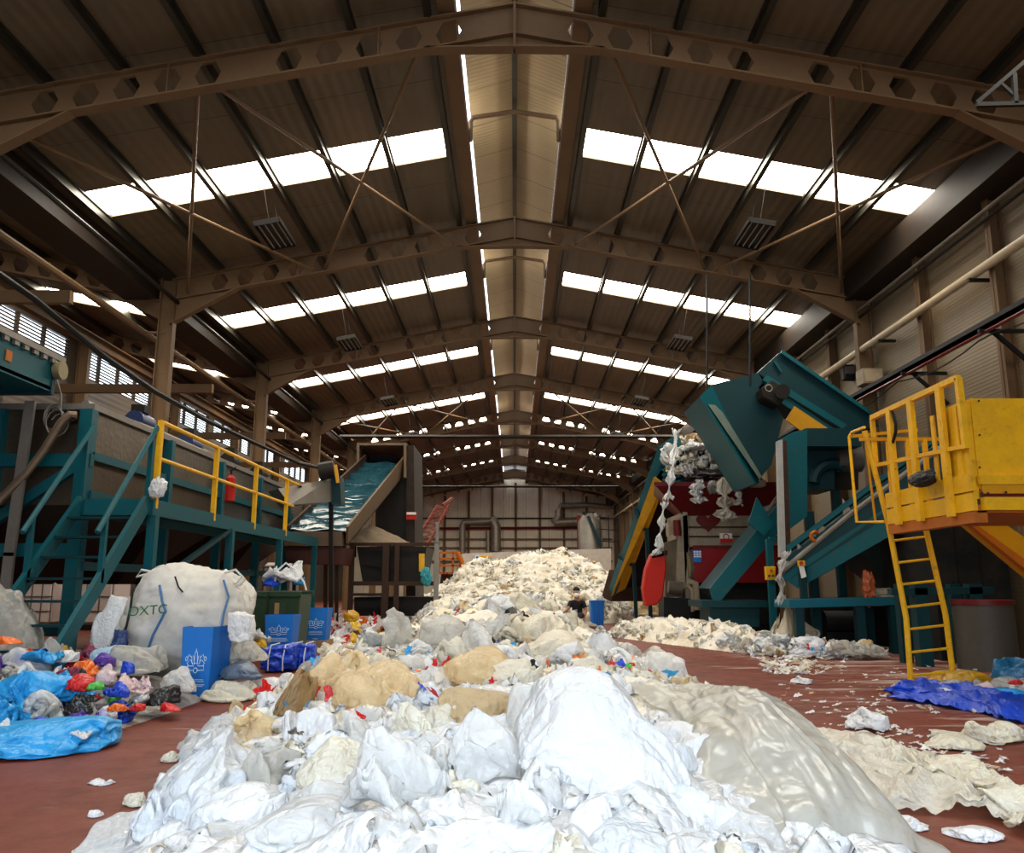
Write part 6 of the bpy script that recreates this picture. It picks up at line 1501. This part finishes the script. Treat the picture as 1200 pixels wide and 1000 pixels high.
# black cloth on the platform, rags on the bench
q = PX(1090, 563, 4.58); V, F = bag_shape((.08, .24, .10), 741, 24, .10, .7, .10); V += np.array([4.50, q.y, q.z]); o = mesh_np('black_jacket', V, F, BLACK); tag(o, 'black bundled jacket hanging over the yellow platform edge', 'jacket')
q = P(1018, 690, 15.75); V, F = bag_shape((.11, .1, .3), 742, 20, .3, 1, .1); V += np.array(q); o = mesh_np('orange_rag', V, F, cf('rag_orange', (.5, .12, .04))); tag(o, 'orange rag on the teal bench', 'rag')
V, F = bag_shape((.35, .25, .1), 743, 24, .3, .6, .1); V += np.array(P(1040, 697, 15.9)); o = mesh_np('dust_heap', V, F, GUN); tag(o, 'grey dust heap on the teal bench', 'dust heap')
V, F = bag_shape((.09, .08, .12), 746, 20, .4, 1, .1); V += np.array(P(185, 571, 11.3)); o = mesh_np('white_rag', V, F, FW); tag(o, 'white rag tied to the first yellow rail post', 'rag')
# ---- film hanging on and over the shredder hopper
HG = 'film hanging on the shredder'
def hang(lab, pts, w2, mt_, seed):
    """ragged strip hanging along a pixel polyline (px, py, Y)"""
    Q = [P(*p) for p in pts]; n = 60; mm = 14; V = np.zeros(((n+1)*(mm+1), 3)); r2 = np.random.default_rng(seed)
    for i in range(n+1):
        f = i/n*(len(Q)-1); k2 = min(int(f), len(Q)-2); c0 = Q[k2].lerp(Q[k2+1], f-k2); ww = w2*(.55+.45*math.sin(i*.33+seed)+.25*r2.random())*(1 if i < n*.85 else 1.3)
        for j in range(mm+1):
            g = j/mm-.5; V[i*(mm+1)+j] = (c0.x+g*ww, c0.y-.06*math.cos(g*3)+.05*math.sin(g*17+i*.15), c0.z+.04*math.sin(j*1.9+i*.3))
    V += .05*np.stack([vnoise(V*5, seed), vnoise(V*5, seed+1), vnoise(V*5, seed+2)], 1)
    idx = np.arange(len(V)).reshape(n+1, mm+1); F = np.stack([idx[:-1, :-1].ravel(), idx[:-1, 1:].ravel(), idx[1:, 1:].ravel(), idx[1:, :-1].ravel()], 1)
    o = mesh_np('hanging_film', V, F, mt_, None, True); tag(o, lab, 'plastic film', HG)
hang('long white film strand hanging from the top of the feed conveyor', [(793, 503, 22.0), (790, 530, 21.6), (786, 560, 20.9), (783, 585, 20.8)], .22, FW, 1)
hang('white film strand hanging past the red hopper to the belt guard', [(778, 590, 20.9), (776, 615, 20.8), (772, 640, 20.6), (768, 650, 20.6)], .20, FW, 2)
hang('white film flap over the left of the red hopper rim', [(818, 565, 20.9), (817, 575, 20.88), (819, 588, 20.9)], .34, FW, 3)
hang('wide ragged film flap over the middle of the red hopper rim', [(848, 560, 20.9), (850, 580, 20.88), (852, 597, 20.9), (848, 610, 20.95)], .42, FCR, 4)
hang('short dark film flap between the two white flaps', [(834, 566, 20.92), (835, 578, 20.92)], .22, FCG, 5)
hang('grey ragged film caught along the foot of the guide rail', [(922, 646, 16.1), (917, 662, 16.05), (914, 680, 16.0), (916, 706, 16.0)], .17, FG, 7)
hang('ragged white film under the right of the hopper rim', [(862, 566, 20.92), (866, 585, 20.9), (864, 592, 20.9)], .20, FW, 6)
for lab, px, py, w2, h2, mt_, yy in (('dark film clump low over the back of the red hopper', 835, 560, 80, 24, cf('dark_film', (.05, .045, .04)), 22.6), ('white film wisp on top of the fluffy clump', 812, 524, 30, 20, FW, 22.2)):
    bag('film_bag', lab, 'plastic film', px, py, w2, h2, mt_, HG, Y=yy, n=44, crump=.4, seed=int(800+px))
r = np.random.default_rng(61); pts = []
while len(pts) < 150:
    u, v2 = r.normal(size=2)*.42
    if u*u+v2*v2 < 1: q = P(826+46*u, 541+30*v2, 22.2+.8*r.random()); pts.append(tuple(q))
o = scraps('film_clump', pts, .10+.16*r.random(150), [FCR, FW, FTD, FC], [.5, .3, .1, .1], 62, flat=1.6, lift=0, tmpl=TM); tag(o, 'large fluffy clump of white film piled over the red hopper', 'plastic film', kind='stuff')
# blue crate beside the man, rag on the frame
q = P(699, 727, 25.2); a, b2 = P(692, 704, 25.2), P(708, 704, 25.2); zc = max(0.02, hz(q.x, 25.3)-.04)
bc = thing('blue_bin', 'plain blue ribbed bin beside the sitting man', 'bin', (q.x, 25.4, zc)); mb = MB()
mb.add([(a.x+.03, 25.2, zc), (b2.x-.03, 25.2, zc), (b2.x-.03, 25.7, zc), (a.x+.03, 25.7, zc), (a.x, 25.15, a.z), (b2.x, 25.15, a.z), (b2.x, 25.75, a.z), (a.x, 25.75, a.z)], [[3, 2, 1, 0], [0, 1, 5, 4], [1, 2, 6, 5], [2, 3, 7, 6], [3, 0, 4, 7]])
o = mb.build('body', BLUEB, bc); so = o.modifiers.new('t', 'SOLIDIFY'); so.thickness = .012
mb = MB()
for f in (.2, .4, .6, .8): x = a.x+(b2.x-a.x)*f; mb.box(x-.012, x+.012, 25.12, 25.19, zc+.05, a.z-.03)
mb.build('ribs', BLUED, bc); MB().box(a.x-.02, b2.x+.02, 25.12, 25.16, a.z-.04, a.z).build('rim', BLUED, bc)
V, F = bag_shape((.14, .1, .24), 751, 20, .3, 1, .1); V += np.array(P(499, 676, 23.35)); o = mesh_np('turquoise_rag', V, F, cf('turquoise', (.04, .35, .42))); tag(o, 'turquoise rag hanging on the rusty frame', 'rag')
st_ = P(599, 733, 15.5); o = MB().tube([heap_hit(594, 724)+Vector((0, -.1, .22)), heap_hit(599, 731)+Vector((0, -.1, .16)), heap_hit(606, 737)+Vector((0, -.1, .08))], [.05, .09, .03], 7).build('broken_part', BLACK, None, True); tag(o, 'dark broken machine part lying on the white heap', 'scrap part')
# ================================================================== THE MAN SITTING ON THE HEAP
def skinned(name, verts, edges, radii, mat, parent, root=0, sub=2):
    o0 = rootloc(parent); me = bpy.data.meshes.new(name); me.from_pydata([tuple(Vector(v)-o0) for v in verts], edges, []); me.update()
    me.materials.append(mat); o = bpy.data.objects.new(name, me); link(o, parent)
    m1 = o.modifiers.new('skin', 'SKIN'); m1.use_smooth_shade = True
    for i, r2 in enumerate(radii):
        sv = me.skin_vertices[0].data[i]; sv.radius = (r2, r2) if not isinstance(r2, tuple) else r2; sv.use_root = (i == root)
    m2 = o.modifiers.new('sub', 'SUBSURF'); m2.levels = sub; m2.render_levels = sub
    return o
SKIN = paint('skin', (.32, .16, .09), .55, 0, .1, (.25, .12, .07), 3, bump=.02); SHIRT = paint('black_shirt', (.012, .012, .014), .85, 0, .2, (.03, .03, .03), 5); TROU = paint('dark_trousers', (.018, .022, .03), .85, 0, .3, (.04, .04, .04), 5)
GLOVE = paint('orange_glove', (.75, .16, .02), .6, 0, .2, (.4, .1, .02), 5); MASK = paint('white_mask', (.8, .8, .8), .8, 0, .1, (.6, .6, .6), 4); HAIR = paint('dark_hair', (.015, .011, .009), .7, 0, .1); BOOT = paint('tan_boot', (.5, .33, .05), .7, 0, .3)
mx0 = P(675, 728, 24.6); gz = hz(mx0.x, 24.6); gz = max(gz, .15)
mn = thing('person', 'person in black shirt and white face mask sitting on the heap with orange gloves', 'person', (mx0.x, 24.6, gz))
def M(x, y, z): return Vector((mx0.x+x*1.08, 24.6+y*1.08, gz+z*1.08))
bv = [M(.03, .05, .12), M(.04, .07, .28), M(.045, .06, .45), M(.04, .05, .56), M(.035, .03, .66), M(.03, .0, .74), M(.03, -.01, .83),       # pelvis..head 0-6
      M(-.13, .04, .53), M(-.22, -.10, .36), M(-.36, -.2, .26), M(.20, .03, .53), M(.27, -.05, .32), M(.20, -.26, .18),                        # arms 7-12
      M(-.09, -.02, .12), M(-.26, -.32, .28), M(-.12, -.45, .05), M(.13, -.02, .12), M(.12, -.40, .24), M(.02, -.52, .04), M(-.05, -.56, .03), M(.10, -.60, .03)]
be = [(0, 1), (1, 2), (2, 3), (3, 4), (4, 5), (5, 6), (3, 7), (7, 8), (8, 9), (3, 10), (10, 11), (11, 12), (0, 13), (13, 14), (14, 15), (0, 16), (16, 17), (17, 18), (15, 19), (18, 20)]
br = [.13, .135, .15, .12, .06, .075, .085, .065, .048, .036, .065, .048, .036, .09, .07, .045, .09, .07, .045, .04, .04]
skinned('body', bv, be, br, SKIN, mn)
skinned('shirt', [bv[i] for i in (0, 1, 2, 3)]+[M(.037, .04, .60), bv[7], bv[7].lerp(bv[8], .75), bv[10], bv[10].lerp(bv[11], .75)], [(0, 1), (1, 2), (2, 3), (3, 4), (3, 5), (5, 6), (3, 7), (7, 8)], [.145, .155, .17, .14, .08, .085, .07, .085, .07], SHIRT, mn)
skinned('trousers', [M(.03, .04, .12), bv[13], bv[14], bv[15], bv[16], bv[17], bv[18]], [(0, 1), (1, 2), (2, 3), (0, 4), (4, 5), (5, 6)], [.15, .11, .088, .06, .11, .088, .06], TROU, mn)
for i, (a, b2) in enumerate(((15, 19), (18, 20))): skinned('boot', [bv[a], bv[b2], bv[b2]+Vector((0, -.05, -.01))], [(0, 1), (1, 2)], [.062, .055, .04], BOOT, mn)
V, F = bag_shape((.097, .105, .085), 77, 16, .02, 1, .0); V += np.array(M(.03, .015, .875)); V[:, 2] = np.maximum(V[:, 2], M(0, 0, .845).z); mesh_np('hair', V, F, HAIR, mn)
V, F = bag_shape((.075, .05, .06), 78, 16, .02, 1, .0); V += np.array(M(.028, -.085, .735)); mesh_np('face_mask', V, F, MASK, mn)
hd0 = M(.03, -.01, .80)
for s2 in (-1, 1):
    MB().tube([hd0+Vector((s2*.032, -.088, .025)), hd0+Vector((s2*.032, -.096, .025))], .012, 8).build('eye', BLACK, mn, True)
    MB().tube([hd0+Vector((s2*.088, .0, .02)), hd0+Vector((s2*.098, .012, .0)), hd0+Vector((s2*.088, .0, -.03))], .014, 7).build('ear', SKIN, mn, True)
MB().tube([hd0+Vector((0, -.085, .02)), hd0+Vector((0, -.112, -.015)), hd0+Vector((0, -.09, -.022))], .013, 7).build('nose', SKIN, mn, True)
for wr, dr2, sd in ((bv[9], Vector((-.75, -.55, -.35)), 1), (bv[12], Vector((-.35, -.75, -.55)), -1)):
    d = dr2.normalized(); s2 = d.cross(Vector((0, 0, 1))).normalized()*sd; u2 = s2.cross(d)*sd
    pal = wr+d*.07; vs = [wr, pal]; es = [(0, 1)]; rr = [.034, (.042)]
    g = skinned('glove', vs+[wr+d*.1], es+[(1, 2)], rr+[.034], GLOVE, mn, sub=1)
    for k, (off, ln) in enumerate(((-.033, .062), (-.011, .075), (.011, .07), (.033, .055))):
        b0 = pal+d*.02+s2*off; skinned('finger', [b0, b0+d*ln*.55-u2*.008, b0+d*ln-u2*.03], [(0, 1), (1, 2)], [.011, .010, .008], GLOVE, g, sub=1)
    b0 = wr+d*.035+s2*.035; skinned('thumb', [b0, b0+s2*.03+d*.025, b0+s2*.035+d*.06-u2*.01], [(0, 1), (1, 2)], [.013, .011, .009], GLOVE, g, sub=1)
# ================================================================== LIGHT AND CAMERA
w = bpy.data.worlds.new('daylight'); S.world = w; w.use_nodes = True
bg = w.node_tree.nodes['Background']; bg.inputs[0].default_value = (.80, .90, 1.0, 1); bg.inputs[1].default_value = 3.2
def area(name, loc, rot, sx, sy, power, col):
    d = bpy.data.lights.new(name, 'AREA'); d.shape = 'RECTANGLE'; d.size = sx; d.size_y = sy; d.energy = power; d.color = col
    o = bpy.data.objects.new(name, d); o.location = loc; o.rotation_euler = rot; COL.objects.link(o); return o
L = area('doorway_daylight', (0, YF+.05, 3.6), (math.radians(46), 0, 0), 11.0, 4.6, 330, (.78, .89, 1.0)); L.data.spread = math.radians(85)   # light coming in through the open goods door
cam = bpy.data.cameras.new('camera'); co = bpy.data.objects.new('camera', cam); COL.objects.link(co)
cam.sensor_width = 36; cam.sensor_fit = 'HORIZONTAL'; cam.lens = 36*FPX/1200; cam.clip_start = .05; cam.clip_end = 300
cam.shift_x = -3/1200
co.location = (0, 0, CAMH); co.rotation_euler = (PI/2+PITCH, 0, 0)
S.camera = co
S.view_settings.view_transform = 'Standard'; S.view_settings.look = 'None'; S.view_settings.gamma = 1; S.view_settings.use_curve_mapping = False
S.view_settings.exposure = 0.4
S.cycles.use_denoising = True
try: S.cycles.denoiser = 'OPENIMAGEDENOISE'
except Exception: pass
S.cycles.max_bounces = 7; S.cycles.diffuse_bounces = 4; S.cycles.transparent_max_bounces = 10
S.cycles.use_adaptive_sampling = True; S.cycles.adaptive_threshold = .02
S.cycles.sample_clamp_indirect = 8
